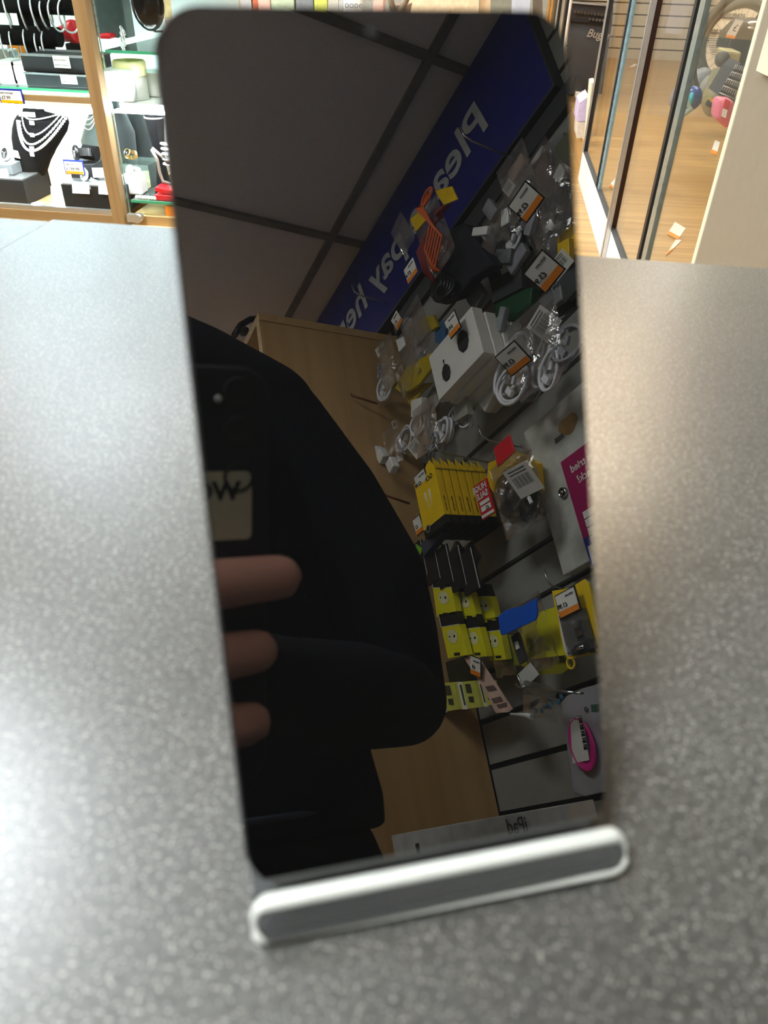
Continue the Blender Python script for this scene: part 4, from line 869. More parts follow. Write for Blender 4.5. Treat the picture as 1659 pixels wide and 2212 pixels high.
def hook(Y, Z, L, label, m=M_STEEL, dz=0.0):
    b = B(); b.tube([(XW - 0.001, Y, Z), (XW - L * 0.85, Y, Z + 0.012), (XW - L * 0.97, Y, Z + 0.022), (XW - L, Y, Z + 0.045)], 0.0022, 6); b.span(XW - 0.006, XW - 0.001, Y - 0.02, Y + 0.02, Z - 0.012, Z + 0.01)
    return single('display_hook', b, m, label, 'hook', 'wire hooks on the till wall')
for (px, py), L, lb, m_ in (((1117, 345), .14, 'empty wire hook in front of the blue sign', M_STEEL), ((854, 660), .13, 'wire hook with a small bag below the sign lettering', M_STEEL), ((851, 741), .14, 'wire hook nearest the top of the beech panel', M_STEEL), ((1059, 999), .14, 'wire hook above the yellow boxes', M_STEEL), ((1152, 972), .13, 'wire hook carrying the red flag', M_STEEL), ((1240, 1278), .06, 'wire hook over the yellow blister pack', M_STEEL), ((1262, 1498), .145, 'bare wire hook under the blister packs', M_STEEL)):
    p = mx(px, py, XW); hook(p.y, p.z, L, lb, m_)
M_COPP = mat('copper_brown_wire', (120, 62, 38), 0.4, 0.4)
for tip, base, lb in (((760, 855), (815, 872), 'brown tipped hook over the beech panel, upper'), ((826, 1068), (885, 1088), 'brown tipped hook over the beech panel, lower')):
    X0 = 0.74; a = mx(*tip, X0); c = mx(*base, 0.80); b = B(); b.tube([a + V3((0, 0, 0.006)), a, c], 0.003, 6); single('display_hook', b, M_COPP, lb, 'hook')

def price_card(px, py, X, w, h, price, label, tilt=0.0, roll=0.0, frame=True, foot=M_ORANGE, grp='price cards on the hooks'):
    p = mx(px, py, X); up = (Matrix.Rotation(roll, 3, 'X') @ Matrix.Rotation(-tilt, 3, 'Y')) @ UP; r = Matrix.Rotation(roll, 3, 'X') @ RGT; n = r.cross(up)
    t = thing('price_card', label, 'price card', p, grp)
    R_ = Matrix((r, up, n)).transposed()
    if frame: b = B(); b.box(p - n * 0.0012, (w * 1.10, h * 1.12, 0.0012), R_); put('holder', b, M_BLACK, t)
    b = B(); b.box(p, (w, h, 0.0008), R_); put('card', b, M_CARD, t)
    if foot: b = B(); b.box(p + n * 0.0006 - up * h * 0.37, (w, h * 0.26, 0.0006), R_); put('orange_foot', b, foot, t)
    b = B(); text(b, price, h * 0.30, p + n * 0.0012 - r * w * 0.02 - up * h * 0.14, r, up, bold=0.0002)
    text(b, 'BARGAIN', h * 0.13, p + n * 0.0012 - r * w * 0.42 + up * h * 0.26, r, up) if w > 0.03 else None
    put('lettering', b, M_INK, t); return t
price_card(1136, 437, 0.75, 0.052, 0.042, '£2.99', 'black framed price card in the clear bags under the sign', 0.7, 0.1)
price_card(1175, 587, 0.72, 0.050, 0.046, '£5.99', 'black framed £5.99 price card right of the dark pouch', 0.75, 0.1)
price_card(1108, 775, 0.76, 0.056, 0.044, '£3.99', 'black framed price card in front of the big white cable loops', 0.75, -0.1)
price_card(977, 701, 0.76, 0.038, 0.040, '£4.99', 'price card clipped over the white boxed holders', 0.15)
price_card(887, 585, 0.72, 0.042, 0.038, '£7.99', 'white price card hanging in front of the blue sign', 0.1, 0.0, False)
price_card(857, 692, 0.78, 0.032, 0.034, '£1.99', 'small price card at the end of the sign', 0.2, 0.2, False)
price_card(910, 1040, 0.765, 0.044, 0.040, '£3.99', 'price card on the front yellow box', 0.1, 0.0)
price_card(903, 1135, 0.78, 0.030, 0.036, '£2', 'price card at the edge of the photographer', 0.1, 0.0)
price_card(1225, 1302, 0.70, 0.044, 0.034, '£1.99', 'black framed £1.99 price card on the yellow blister pack', 0.0, 0.0)
price_card(1027, 1440, 0.80, 0.034, 0.036, '£4', 'price card on the peach strip', 0.1, -0.5)

def sticker(px, py, X, w, h, label, roll=0.0, tilt=0.3, code=True, grp='white stickers on the till wall goods'):
    p = mx(px, py, X); R0 = Matrix.Rotation(roll, 3, 'X') @ Matrix.Rotation(-tilt, 3, 'Y'); up = R0 @ UP; r = R0 @ RGT; n = r.cross(up); R_ = Matrix((r, up, n)).transposed()
    t = thing('sticker', label, 'sticker', p, grp)
    b = B(); b.box(p, (w, h, 0.0008), R_); put('paper', b, M_CARD, t)
    if code:
        b = B()
        for k in range(14): b.box(p + n * 0.0007 + r * (-w * 0.34 + k * w * 0.052), (w * (0.012 + 0.018 * ((k * 7) % 3) / 2), h * 0.36, 0.0003), R_)
        for k in range(2): b.box(p + n * 0.0007 + up * h * (0.28 + 0.11 * k), (w * 0.7, h * 0.035, 0.0003), R_)
        put('barcode', b, mat('grey_print', (90, 90, 90), 0.7), t)
    return t
sticker(952, 560, 0.78, 0.052, 0.030, 'white sticker on the dark pouch', 0.15, 0.5)
sticker(1099, 405, 0.80, 0.026, 0.024, 'small white sticker in the clear bags under the sign', 0.2)
sticker(1210, 572, 0.76, 0.045, 0.03, 'handwritten white sticker on the yellow strip', 0.1, 0.5)
sticker(822, 755, 0.80, 0.044, 0.022, 'white sticker beside the top of the beech panel', -0.1)
sticker(1175, 700, 0.80, 0.05, 0.05, 'pale sticker above the big white cable loops', 0.3, 0.6)
sticker(898, 968, 0.82, 0.040, 0.038, 'white sticker on the small white cable coils', 0.2, 0.4)
sticker(1130, 1037, 0.76, 0.066, 0.058, 'large barcode sticker on the black cable bag', -0.15, 0.6)
sticker(1140, 1458, 0.80, 0.048, 0.026, 'blank cream sticker under the yellow packs', 0.25, 0.3, False)
sticker(853, 917, 0.82, 0.024, 0.020, 'tiny white sticker beside the cable coils', -0.3, 0.3)

def crumple(pt, k, amp): return pt + V3((noise.noise(pt * k), noise.noise(pt * k + V3((7, 3, 1))), noise.noise(pt * k + V3((1, 9, 4))))) * amp
def bagmesh(px, py, X, w, h, d, roll=0.0, seedv=0.0, head=True, nx=14, nz=18):
    c = mx(px, py, X); b = B(); R0 = Matrix.Rotation(roll, 3, 'X'); sides = []
    for s_ in (-1, 1):
        g = []
        for j in range(nz + 1):
            row = []
            for i in range(nx + 1):
                u = i / nx * 2 - 1; v_ = j / nz * 2 - 1; th = d / 2 * (1 - u ** 4) * (1 - abs(v_) ** 3)
                p = c + R0 @ V3((s_ * th, u * w / 2, v_ * h / 2)); p = crumple(p + V3((seedv, 0, 0)), 38, 0.006 * (1 - u ** 4)) - V3((seedv, 0, 0)); row.append(b.bm.verts.new(p))
            g.append(row)
        for j in range(nz):
            for i in range(nx): b._face([g[j][i], g[j][i + 1], g[j + 1][i + 1], g[j + 1][i]], True)
        sides.append(g)
    return b, c
def bag(name, label, px, py, X, w, h, d, roll=0.0, seedv=0.0, grp='clear bags on the till wall', m=None):
    b, c = bagmesh(px, py, X, w, h, d, roll, seedv); t = thing(name, label, 'plastic bag', c, grp)
    put('film', b, m or M_BAG, t)
    b = B(); R0 = Matrix.Rotation(roll, 3, 'X'); b.box(c + R0 @ V3((0, 0, h / 2 + 0.008)), (0.002, w * 0.96, 0.022), R0); put('header', b, m or M_BAG, t)
    return t, c
def coil(px, py, X, r, rt, turns, m, name, label, grp=None, squash=1.0, plug=True, roll=0.0, face=(-1, 0, 0.15), cat='cable'):
    c = mx(px, py, X); q = V3((0, 0, 1)).rotation_difference(V3(face)); pts = []; n = turns * 26
    for i in range(n + 1):
        a_ = i / 26 * 2 * math.pi; rr_ = r * (1 + 0.10 * math.sin(a_ * 0.37 + px)); p = V3((rr_ * math.cos(a_), rr_ * squash * math.sin(a_), (i / n - 0.5) * rt * turns * 1.2 + 0.003 * math.sin(a_ * 1.7 + py)))
        p = Matrix.Rotation(roll, 3, 'Z') @ p; pts.append(c + q @ p)
    t = thing(name, label, cat, c, grp); b = B(); b.tube(pts, rt, 6); put('lead', b, m, t)
    if plug:
        b = B(); b.box(c + q @ V3((0.1 * r, 0.2 * r, 0.004)), (0.016, 0.009, 0.006), (q.to_matrix() @ Matrix.Rotation(0.6, 3, 'Z'))); b.box(c + q @ V3((-0.35 * r, -0.3 * r, 0.004)), (0.022, 0.012, 0.007), (q.to_matrix() @ Matrix.Rotation(-0.5, 3, 'Z'))); put('plug', b, m, t)
    return t
# 1. lanyard bundle over the dark pouch
b = B()
for k in range(6):
    P_ = [mx(925 + 6 * math.sin(k), 415 + 3 * k, 0.74), mx(915 - 3 * k, 450, 0.735), mx(930 + 5 * k, 480 + 6 * k, 0.74), mx(918 + 4 * k, 540 + 8 * k, 0.745), mx(935 + 3 * k, 585, 0.75)]; b.tube(P_, 0.0028, 6)
b.torus(mx(922, 425, 0.735), 0.014, 0.0028, (-1, 0, 0.1), 24, 6, 1.0, 1.6); single('orange_lanyard', b, M_ORCORD, 'bundle of orange cords over the dark pouch', 'cord')
b = B()
for k in range(7): b.tube([mx(955 - 3 * k, 462 + 4 * k, 0.755), mx(922 - 2 * k, 500 + 3 * k, 0.75), mx(903 + 4 * k, 545, 0.755), mx(918 + 3 * k, 590 + 3 * k, 0.76)], 0.004, 6)
b.torus(mx(956, 452, 0.755), 0.016, 0.004, (-0.6, 0.2, 0.8), 24, 6); single('red_lanyard', b, M_DRED, 'tangle of dark red cords behind the orange cords', 'cord')
for pts, lb in (([(885, 474), (912, 450), (926, 468), (898, 500)], 'yellow tag left of the orange cords'), ([(938, 412), (975, 402), (988, 430), (958, 443)], 'yellow tag over the sign lettering')):
    b = B(); b.prism([mx(x, y, 0.745) for x, y in pts], (0.004, 0, 0)); single('yellow_tag', b, M_YELP, lb, 'tag', bevel=0.001)
b = B(); b.prism([mx(x, y, 0.80) for x, y in ((962, 500), (1000, 480), (1066, 572), (1020, 600), (985, 640), (945, 655), (925, 620), (935, 580))], (0.03, 0, 0)); single('dark_pouch', b, mat('navy_black_fabric', (16, 18, 30), 0.8, bump=0.4), 'dark navy pouch under the orange and red cords', 'pouch', bevel=0.006, bseg=3)
b = B(); b.ell(mx(952, 622, 0.79), (0.02, 0.032, 0.034)); 
for k in range(5): b.torus(mx(950 + 3 * k, 622, 0.775), 0.024, 0.0035, (-1, 0.2 * k - 0.4, 0.2), 24, 6)
single('black_cable', b, M_BLACK, 'coiled black cable at the foot of the dark pouch', 'cable')
bag('clear_bag', 'clear bag around the yellow tag in front of the sign', 872, 510, 0.76, 0.06, 0.09, 0.02, 0.3, 1.0)
bag('clear_bag', 'clear bag wrapped over the orange cords', 940, 520, 0.76, 0.10, 0.15, 0.03, 0.1, 2.0)
b = B(); b.box(mx(1040, 500, 0.80), (0.012, 0.055, 0.018), Matrix.Rotation(-0.7, 3, 'X')); single('white_adaptor', b, M_WHITE, 'white stick adaptor right of the dark pouch', 'adaptor', bevel=0.003)
b = B(); b.box(mx(1056, 535, 0.80), (0.006, 0.012, 0.05), Matrix.Rotation(0.5, 3, 'X')); single('clear_stick', b, M_BLIST, 'clear plastic stick below the white adaptor', 'stick')
# 2. clear bags top right
for i, (px, py, w_, h_, lb) in enumerate(((1120, 400, .09, .12, 'large wrinkled bag under the sign at the middle'), (1180, 400, .10, .13, 'wrinkled bag with a brown item near the right edge'), (1190, 490, .11, .13, 'shiny wrinkled bag below the top price card'), (1085, 500, .10, .10, 'smaller bag left of the shiny wrinkled bag'), (1225, 440, .08, .12, 'bag cut by the right edge of the smartphone'))):
    bag('clear_bag', lb, px, py, 0.80 + 0.012 * i, w_, h_, 0.03, 0.2 * math.sin(i), 3.0 + i)
for px, py, X, w_, h_, m_, lb in ((1170, 375, .84, .05, .06, mat('dull_brown_card', (110, 84, 62), .6), 'brown card inside the clear bags'), (1205, 400, .86, .06, .05, mat('dull_grey_card', (110, 112, 104), .6), 'grey card inside the clear bags'), (1120, 365, .85, .05, .03, M_PEACH, 'pale pink card inside the clear bags'), (1090, 520, .85, .05, .04, mat('dull_grey_card', (110, 112, 104), .6), 'grey card in the lower clear bag'), (1150, 500, .87, .08, .06, M_DGREY, 'dark grey case behind the shiny bag'), (1235, 520, .84, .06, .05, M_YELP, 'yellow strip beside the right edge of the smartphone'), (1222, 545, .82, .03, .04, M_YELP, 'yellow tab under the handwritten sticker'), (1070, 600, .87, .03, .08, M_DGREY, 'thin dark grey stick pack'), (1098, 615, .86, .10, .05, M_DGREY, 'dark grey packet above the green pack'), (1235, 340, .88, .07, .1, mat('dull_olive_card', (96, 98, 70), .6), 'olive card at the right edge of the smartphone'), (1200, 330, .89, .06, .05, M_MGREY, 'grey packet under the batten'), (1225, 640, .86, .07, .06, M_DGREY, 'dark packet right of the green pack')):
    c = mx(px, py, X); b = B(); b.box(c, (0.012, w_, h_), Matrix.Rotation(random.uniform(-.4, .4), 3, 'X')); single('card_pack', b, m_, lb, 'packet', 'card packs in the upper bags', bevel=0.001)
b = B(); b.prism([mx(x, y, 0.86) for x, y in ((1066, 645), (1110, 628), (1150, 620), (1145, 655), (1100, 690), (1070, 700))], (0.02, 0, 0)); single('green_pack', b, M_DKGREEN, 'dark green pack above the white cable loops', 'packet', bevel=0.003)
b = B(); b.prism([mx(x, y, 0.82) for x, y in ((1172, 492), (1182, 478), (1190, 470), (1196, 486), (1212, 478), (1206, 494), (1190, 498))], (0.003, 0, 0)); single('white_clip', b, M_WHITE, 'bright white plastic clip shining in the clear bags', 'clip')
for i, (px, py, X, w_, h_, rl, m_, lb) in enumerate((
    (1062, 455, .84, .03, .05, .3, M_GREYC, 'grey plug pack left of the top price card'),
    (1095, 470, .83, .025, .035, -.4, M_WHITE, 'white plug pack under the small white sticker'),
    (1150, 480, .82, .05, .022, .7, M_GREYC, 'grey adaptor strip under the top price card'),
    (1088, 555, .84, .03, .06, .9, M_MGREY, 'mid grey adaptor pack right of the dark pouch'),
    (1120, 560, .85, .06, .03, .2, M_GREYC, 'pale grey case left of the £5.99 card'),
    (1210, 520, .85, .05, .05, .5, M_MGREY, 'grey plug case above the £5.99 card'),
    (1195, 650, .83, .06, .03, -.2, M_MGREY, 'grey packet under the £5.99 card'),
    (1235, 600, .84, .05, .07, .1, M_DGREY, 'dark blister pack at the right edge of the smartphone'),
    (1085, 690, .84, .05, .02, .8, M_GREYC, 'grey strip pack over the cable loops'),
    (1030, 640, .85, .05, .05, .3, M_MGREY, 'mid grey box behind the white cartons'),
    (1215, 375, .83, .03, .03, .4, M_CARD, 'small white label pack near the smartphone edge'),
    (1160, 350, .86, .06, .02, .1, M_CARD, 'thin white card under the batten'))):
    c = mx(px, py, X); b = B(); b.box(c, (0.014, w_, h_), Matrix.Rotation(rl, 3, 'X')); single('small_pack', b, m_, lb, 'packet', 'small packs in the upper bags', bevel=0.003)
coil(1185, 455, .84, .028, .003, 3, M_GREYC, 'coiled_cable', 'grey coiled cable in the shiny wrinkled bag', 'cables in the upper bags', 0.8)
coil(1110, 520, .85, .022, .003, 3, M_CABLE, 'coiled_cable', 'white coiled lead left of the £5.99 card', 'cables in the upper bags', 0.8)
coil(1215, 620, .86, .026, .003, 3, M_GREYC, 'coiled_cable', 'grey coiled lead right of the £5.99 card', 'cables in the upper bags', 0.8)
# 3. white boxed holders
y0, y1, z0, z1 = wrect(0.79, [(932, 775.5), (1026.5, 652), (1043, 764), (951.6, 870)])
for k in range(5):
    x = 0.785 + k * 0.028; t = thing('white_carton', ['white carton with two printed fan grilles, front of its stack', 'white carton second in the stack', 'white carton third in the stack', 'white carton fourth in the stack', 'white carton rearmost in the stack'][k], 'carton', (x, (y0 + y1) / 2, z0), 'white cartons on one hook')
    dz = -0.006 * k; b = B(); b.span(x, x + 0.026, y0 + 0.003 * k, y1 + 0.004 * k, z0 + dz, z1 + dz - 0.004 * k); put('box', b, M_CARD if k == 0 else M_CARD, t, bevel=0.0008)
    if k == 0:
        b = B()
        for cx_, cy_, s_ in ((1000, 737, 1.0), (964, 805, 0.8)):
            c = mx(cx_, cy_, x - 0.001); r = 0.024 * s_
            b.prism([c + V3((0, r * 0.85 * math.cos(a_), r * 1.05 * math.sin(a_))) for a_ in [k2 * math.pi / 4 + 0.35 for k2 in range(8)]], (-0.0006, 0, 0)); b.span(c.x - 0.0008, c.x, c.y - 0.001, c.y + 0.001, c.z + r, c.z + r * 1.7); b.ell(c + V3((0, 0, r * 1.6)), (0.0008, 0.003, 0.003), None, 8, 6)
        put('printed_grille', b, M_INK, t)
        b = B()
        for cx_, cy_, s_ in ((1000, 737, 1.0), (964, 805, 0.8)):
            c = mx(cx_, cy_, x - 0.002); r = 0.02 * s_
            for j in range(-2, 3): b.tube([c + V3((0, -r * 0.8, j * r * 0.35)), c + V3((0, r * 0.8, j * r * 0.35 + 0.002))], 0.0005, 4)
        put('grille_lines', b, M_MGREY, t)
for k, (px, py, w_, h_, lb) in enumerate(((905, 880, .05, .04, 'white folded card below the white cartons'), (1000, 880, .05, .05, 'grey white packet under the carton stack'), (1020, 830, .08, .05, 'pale carton behind the stack'), (940, 865, .04, .05, 'white slip beside the yellow packet'), (1060, 850, .07, .04, 'grey carton below the cable loops'))):
    c = mx(px, py, 0.83 + 0.01 * k); b = B(); b.box(c, (0.015, w_, h_), Matrix.Rotation(0.2 * (k - 2), 3, 'X')); single('pale_packet', b, [M_CARD, mat('grey_white_card', (168, 166, 156), .6)][k % 2], lb, 'packet', 'pale packets under the cartons')
for pts, X, lb in (([(852, 838), (880, 790), (930, 762), (936, 790), (905, 830), (870, 852)], .81, 'crumpled yellow packet left of the white cartons'), ([(870, 850), (900, 830), (930, 826), (905, 850), (888, 880)], .83, 'lower yellow packet left of the white cartons'), ([(900, 690), (935, 680), (945, 705), (915, 725)], .83, 'yellow packet above the white cartons')):
    b = B(); b.prism([mx(x, y, X) for x, y in pts], (0.01, 0, 0)); single('yellow_packet', b, mat('mustard_film', (196, 170, 24), .4, bump=.6), lb, 'packet', bevel=0.002)
b = B(); b.prism([mx(x, y, .84) for x, y in ((940, 700), (965, 690), (960, 745), (940, 740))], (0.01, 0, 0)); single('blue_striped_packet', b, mat('steel_blue_print', (60, 110, 160), .5), 'steel blue packet left of the white cartons', 'packet')
for k, (px, py, w_, h_, lb) in enumerate(((900, 720, .10, .12, 'bag of small white plugs below the sign'), (840, 790, .07, .12, 'bag beside the beech panel'), (1160, 760, .14, .14, 'big bag of white cable loops'), (880, 800, .10, .10, 'bag over the yellow packet'), (850, 970, .08, .09, 'bag with white plugs over the beech panel'), (920, 930, .10, .10, 'bag of coiled earphones'))):
    bag('clear_bag', lb, px, py, 0.79 + 0.005 * k, w_, h_, 0.025, 0.15 * math.cos(k * 2), 12.0 + k)
G_ = 'white cables in clear bags'
coil(832, 840, .82, .030, .0032, 4, M_CABLE, 'coiled_cable', 'white coiled cable with plugs nearest the beech panel', G_)
coil(825, 805, .84, .026, .003, 3, M_GREYC, 'coiled_cable', 'grey white cable above the coiled cable nearest the beech panel', G_, 0.5)
coil(905, 918, .83, .026, .0028, 5, M_CABLE, 'coiled_cable', 'small white cable coil left of two under the white cartons', G_)
coil(960, 930, .83, .027, .0028, 5, M_CABLE, 'coiled_cable', 'small white cable coil right of two under the white cartons', G_)
coil(987, 898, .85, .022, .003, 4, M_GREYC, 'coiled_cable', 'grey white coil highest under the white cartons', G_)
coil(878, 950, .86, .030, .003, 5, M_CABLE, 'coiled_cable', 'white coil behind the white sticker', G_, 1.2)
coil(925, 978, .86, .022, .003, 4, M_GREYC, 'coiled_cable', 'grey coil above the front yellow box', G_)
coil(1105, 790, .83, .060, .0040, 2, M_CABLE, 'cable_loop', 'big white cable loop behind the price card', G_, 0.72, True, 0.9)
coil(1185, 770, .82, .055, .0040, 2, M_CABLE, 'cable_loop', 'big white cable loop near the right edge of the smartphone', G_, 0.55, True, 0.7)
coil(1150, 810, .84, .045, .0036, 3, M_GREYC, 'cable_loop', 'grey white cable loop between the big loops', G_, 0.7, True, 0.4)
coil(1060, 745, .85, .020, .0036, 2, M_CABLE, 'cable_loop', 'small white loop left of the price card', G_, 1.0, False)
b = B()
for px, py, rl in ((826, 985, .4), (848, 1005, .3), (815, 975, .8)): b.box(mx(px, py, .80), (0.02, 0.028, 0.034), Matrix.Rotation(rl, 3, 'X'))
single('plug_adaptors', b, M_WHITE, 'white plug adaptors bagged over the beech panel', 'adaptor', bevel=0.003)
for px, py, lb in ((890, 745, 'small white plug under the small price card'), (905, 765, 'grey plug left of the white cartons'), (880, 700, 'small pale plug beside the small price card'), (1010, 700, 'clear ring pack on top of the carton stack')):
    b = B(); b.box(mx(px, py, .82), (0.014, 0.02, 0.026), Matrix.Rotation(px * .1, 3, 'X')); b.cyl(mx(px, py, .82), mx(px + 8, py - 10, .815), 0.004); single('small_plug', b, M_CABLE, lb, 'plug', bevel=0.002)
b = B(); b.prism([mx(x, y, .80) for x, y in ((855, 735), (873, 725), (875, 745), (862, 760))], (0.003, 0, 0)); single('white_tab', b, M_PAPER, 'white tab below the small price card', 'tag')
coil(1190, 800, .80, .038, .0036, 2, M_CABLE, 'cable_loop', 'white cable loop lowest in the big bag', G_, 0.6, True, 0.6)
coil(1110, 830, .80, .034, .0036, 2, M_CABLE, 'cable_loop', 'white cable loop under the price card', G_, 1.3, True, 0.2)
coil(1225, 745, .80, .030, .0036, 2, M_GREYC, 'cable_loop', 'grey cable loop cut by the smartphone edge', G_, 1.2, True, 0.2)
coil(905, 770, .84, .022, .003, 3, M_CABLE, 'coiled_cable', 'white lead behind the grey plug', G_)
coil(938, 955, .82, .020, .0026, 4, M_GREYC, 'coiled_cable', 'grey lead between the two small coils', G_)
coil(1010, 905, .86, .020, .0028, 4, M_CABLE, 'coiled_cable', 'white lead at the right of the small coils', G_)
# 4. yellow boxes
y0, y1, z0, z1 = wrect(0.765, [(899.7, 1037), (946, 1002.7), (952, 1117.8), (908, 1147)])
M_YSIDE = M_YEL
ybs = ['front yellow boxed lead with a price card', 'yellow box second along the hook', 'yellow box third along the hook', 'yellow box fourth along the hook', 'yellow box fifth along the hook', 'yellow box sixth along the hook', 'yellow box rearmost on the hook']
def yellow_box(x, k):
    t = thing('yellow_box', ybs[k], 'boxed cable', (x, (y0 + y1) / 2, z0 - 0.02), 'yellow boxed leads on one hook')
    d = 0.0165
    b = B(); b.span(x, x + d, y0, y1, z0 - 0.003, z1); put('carton', b, M_YEL, t, bevel=0.0006)
    b = B(); b.span(x + 0.0002, x + d - 0.0002, y0, y1, z0 - 0.022, z0 - 0.003); put('black_base', b, M_INK, t)
    b = B(); m_ = y0 + (y1 - y0) * 0.5; b.prism([(x + 0.001, y1, z1), (x + 0.001, y0 + 0.02, z1), (x + 0.001, y1 - 0.014, z1 + 0.022)], (0.001, 0, 0)); b.prism([(x + 0.001, y1, z1), (x + d, y1, z1), (x + 0.001, y1, z1 + 0.022)], (0, -0.002, 0)); put('hang_tab', b, M_YEL, t)
    b = B(); text(b, 'GO!', 0.016, (x - 0.0006, y1 - 0.012, z1 - 0.02), RGT, UP, bold=0.0003)
    text(b, 'charge', 0.007, (x + 0.003, y1 + 0.0004, z1 - 0.008), (1, 0, 0), (0, 0, 1)) ; text(b, 'and sync cable', 0.006, (x + 0.010, y1 + 0.0004, z0 + 0.006), (0, 0, 1), (-1, 0, 0)); put('lettering', b, M_INK, t)
    if k == 0:
        b = B(); c = V3((x - 0.0005, y0 + 0.02, z0 - 0.006)); b.cyl(c, c - V3((0.0006, 0, 0)), 0.009); put('round_badge', b, M_INK, t)
        b = B(); b.torus(c - V3((0.0008, 0, 0)), 0.0078, 0.0005, (1, 0, 0), 20, 4); put('badge_ring', b, M_CARD, t)
        b = B(); c = V3((x - 0.0006, (y0 + y1) / 2, (z0 + z1) / 2 + 0.008))
        for s_ in (-1, 1): b.box(c + V3((0, s_ * 0.009, 0)), (0.0006, 0.006, 0.02)); b.tube([c + V3((0, s_ * 0.009, -0.01)), c + V3((0, s_ * 0.007, -0.03))], 0.001, 5)
        put('plug_picture', b, M_CARD, t)
    return t
for k in range(7): yellow_box(0.765 + k * 0.0195, k)
# red sale card
t = thing('sale_card', 'red HUGE SALE card hung beside the yellow boxes', 'sale card', mx(1046, 1080, .80))
c4 = [mx(x, y, .800) for x, y in ((1023, 1051), (1051, 1032), (1070, 1106), (1042, 1124.6))]
b = B(); b.prism(c4, (0.002, 0, 0)); put('card', b, M_RED, t)
rr_ = (c4[1] - c4[0]); uu = (c4[0] - c4[3]); rd = -rr_.normalized() if rr_.y > 0 else rr_.normalized(); ud = uu.normalized(); wv, hv = rr_.length, uu.length
org = c4[1] if rr_.y > 0 else c4[0]
b = B(); text(b, 'HUGE', hv * .23, org + rd * wv * .10 - ud * hv * .22 - V3((.0012, 0, 0)), rd, ud, bold=.0005); text(b, 'SALE', hv * .24, org + rd * wv * .12 - ud * hv * .44 - V3((.0012, 0, 0)), rd, ud, bold=.0005)
put('lettering', b, M_CARD, t)
b = B(); 
for a_, e_ in ((.52, .62), (.66, .80)):
    b.prism([org + rd * wv * .15 - ud * hv * a_ - V3((.001, 0, 0)), org + rd * wv * .85 - ud * hv * a_ - V3((.001, 0, 0)), org + rd * wv * .85 - ud * hv * e_ - V3((.001, 0, 0)), org + rd * wv * .15 - ud * hv * e_ - V3((.001, 0, 0))], (-0.0004, 0, 0))
b.prism([org + rd * wv * .05 - ud * hv * .88 - V3((.001, 0, 0)), org + rd * wv * .95 - ud * hv * .88 - V3((.001, 0, 0)), org + rd * wv * .95 - ud * hv * .96 - V3((.001, 0, 0)), org + rd * wv * .05 - ud * hv * .96 - V3((.001, 0, 0))], (-0.0004, 0, 0))
put('price_panels', b, M_CARD, t)
b = B(); text(b, '£2', hv * .13, org + rd * wv * .3 - ud * hv * .79 - V3((.0016, 0, 0)), rd, ud, bold=.0003); put('price', b, M_INK, t)
# red flag, yellow behind, black cable bag
b = B(); b.prism([mx(x, y, .80) for x, y in ((1066, 968), (1100, 938), (1112, 975), (1096, 990), (1074, 1010))], (0.003, 0, 0)); single('red_flag', b, mat('scarlet_film', (226, 16, 36), .35), 'red plastic tab on the hook right of the yellow boxes', 'tag', bevel=0.001)
b = B(); b.prism([mx(x, y, .87) for x, y in ((1054, 1000), (1112, 975), (1160, 1000), (1165, 1060), (1080, 1090), (1050, 1040))], (0.015, 0, 0)); single('yellow_card_pack', b, M_YELP, 'yellow backing card behind the black cable bag', 'packet', bevel=0.002)
t = thing('black_cable_bag', 'bundle of black cables in a bag beside the sale card', 'cable', mx(1115, 1070, .82))
b = B(); c = mx(1112, 1072, .82)
for k in range(9): b.torus(c + V3((0.004 * k - 0.015, 0.006 * math.sin(k * 2.0), 0.005 * math.cos(k))), 0.040 + 0.003 * (k % 3), 0.0046, (-1, 0.12 * math.sin(k), 0.15 * math.cos(k * 1.3)), 32, 7, 1.0, 0.85)
b.ell(c + V3((0.006, 0, 0)), (0.02, 0.04, 0.036)); put('cables', b, M_BLACK, t)
b = B(); b.box(mx(1145, 1080, .775), (0.004, 0.006, 0.014), Matrix.Rotation(.2, 3, 'X')); put('white_connector', b, M_WHITE, t)
bag('clear_bag', 'clear bag stretched over the black cables', 1120, 1070, .80, .13, .13, .04, 0.0, 30.0)
# 5. white cabinet door with poster and lock
t = thing('white_wall_cabinet', 'white metal key cabinet with a round lock on the till wall', 'wall cabinet', (0.9, -0.6, 0.246))
b = B(); b.span(0.900, 0.9295, -0.80, -0.42, 0.246, 0.562); put('body', b, mat('off_white_enamel', (206, 208, 200), .45), t, bevel=0.002)
c = mx(1216, 1064, 0.896); b = B(); b.lathe([(0, 0), (0.0105, 0), (0.0105, 0.006), (0.008, 0.009), (0.0075, 0.007), (0.003, 0.0065), (0.003, 0.009), (0, 0.009)], (0.900, c.y, c.z), (-1, 0, 0)); put('lock', b, M_CHROME, t, label='round chrome cam lock')
c = mx(1226, 916, 0.8985); b = B(); b.prism([(0.8995, c.y + 0.028 * math.cos(a_), c.z + 0.018 * math.sin(a_) * (1 + .2 * math.sin(3 * a_))) for a_ in [k * math.pi / 10 for k in range(20)]], (-0.0004, 0, 0)); put('adhesive_mark', b, mat('old_adhesive', (176, 140, 84), .6, var=.3), t, label='brownish sticker residue')
c = mx(1208, 947, 0.8985); b = B(); b.span(0.8985, 0.8995, c.y - 0.013, c.y + 0.013, c.z - 0.005, c.z + 0.005); put('tape_mark', b, M_BLIST, t)
p0 = mx(1212, 999, .899); p1 = mx(1285, 1209, .899)
PY0, PZ1, PZ0 = p0.y, p0.z, p1.z
t = thing('cash_back_poster', 'magenta and blue leaflet stuck on the white key cabinet', 'poster', (0.8985, (PY0 - 0.48) / 2, PZ0))
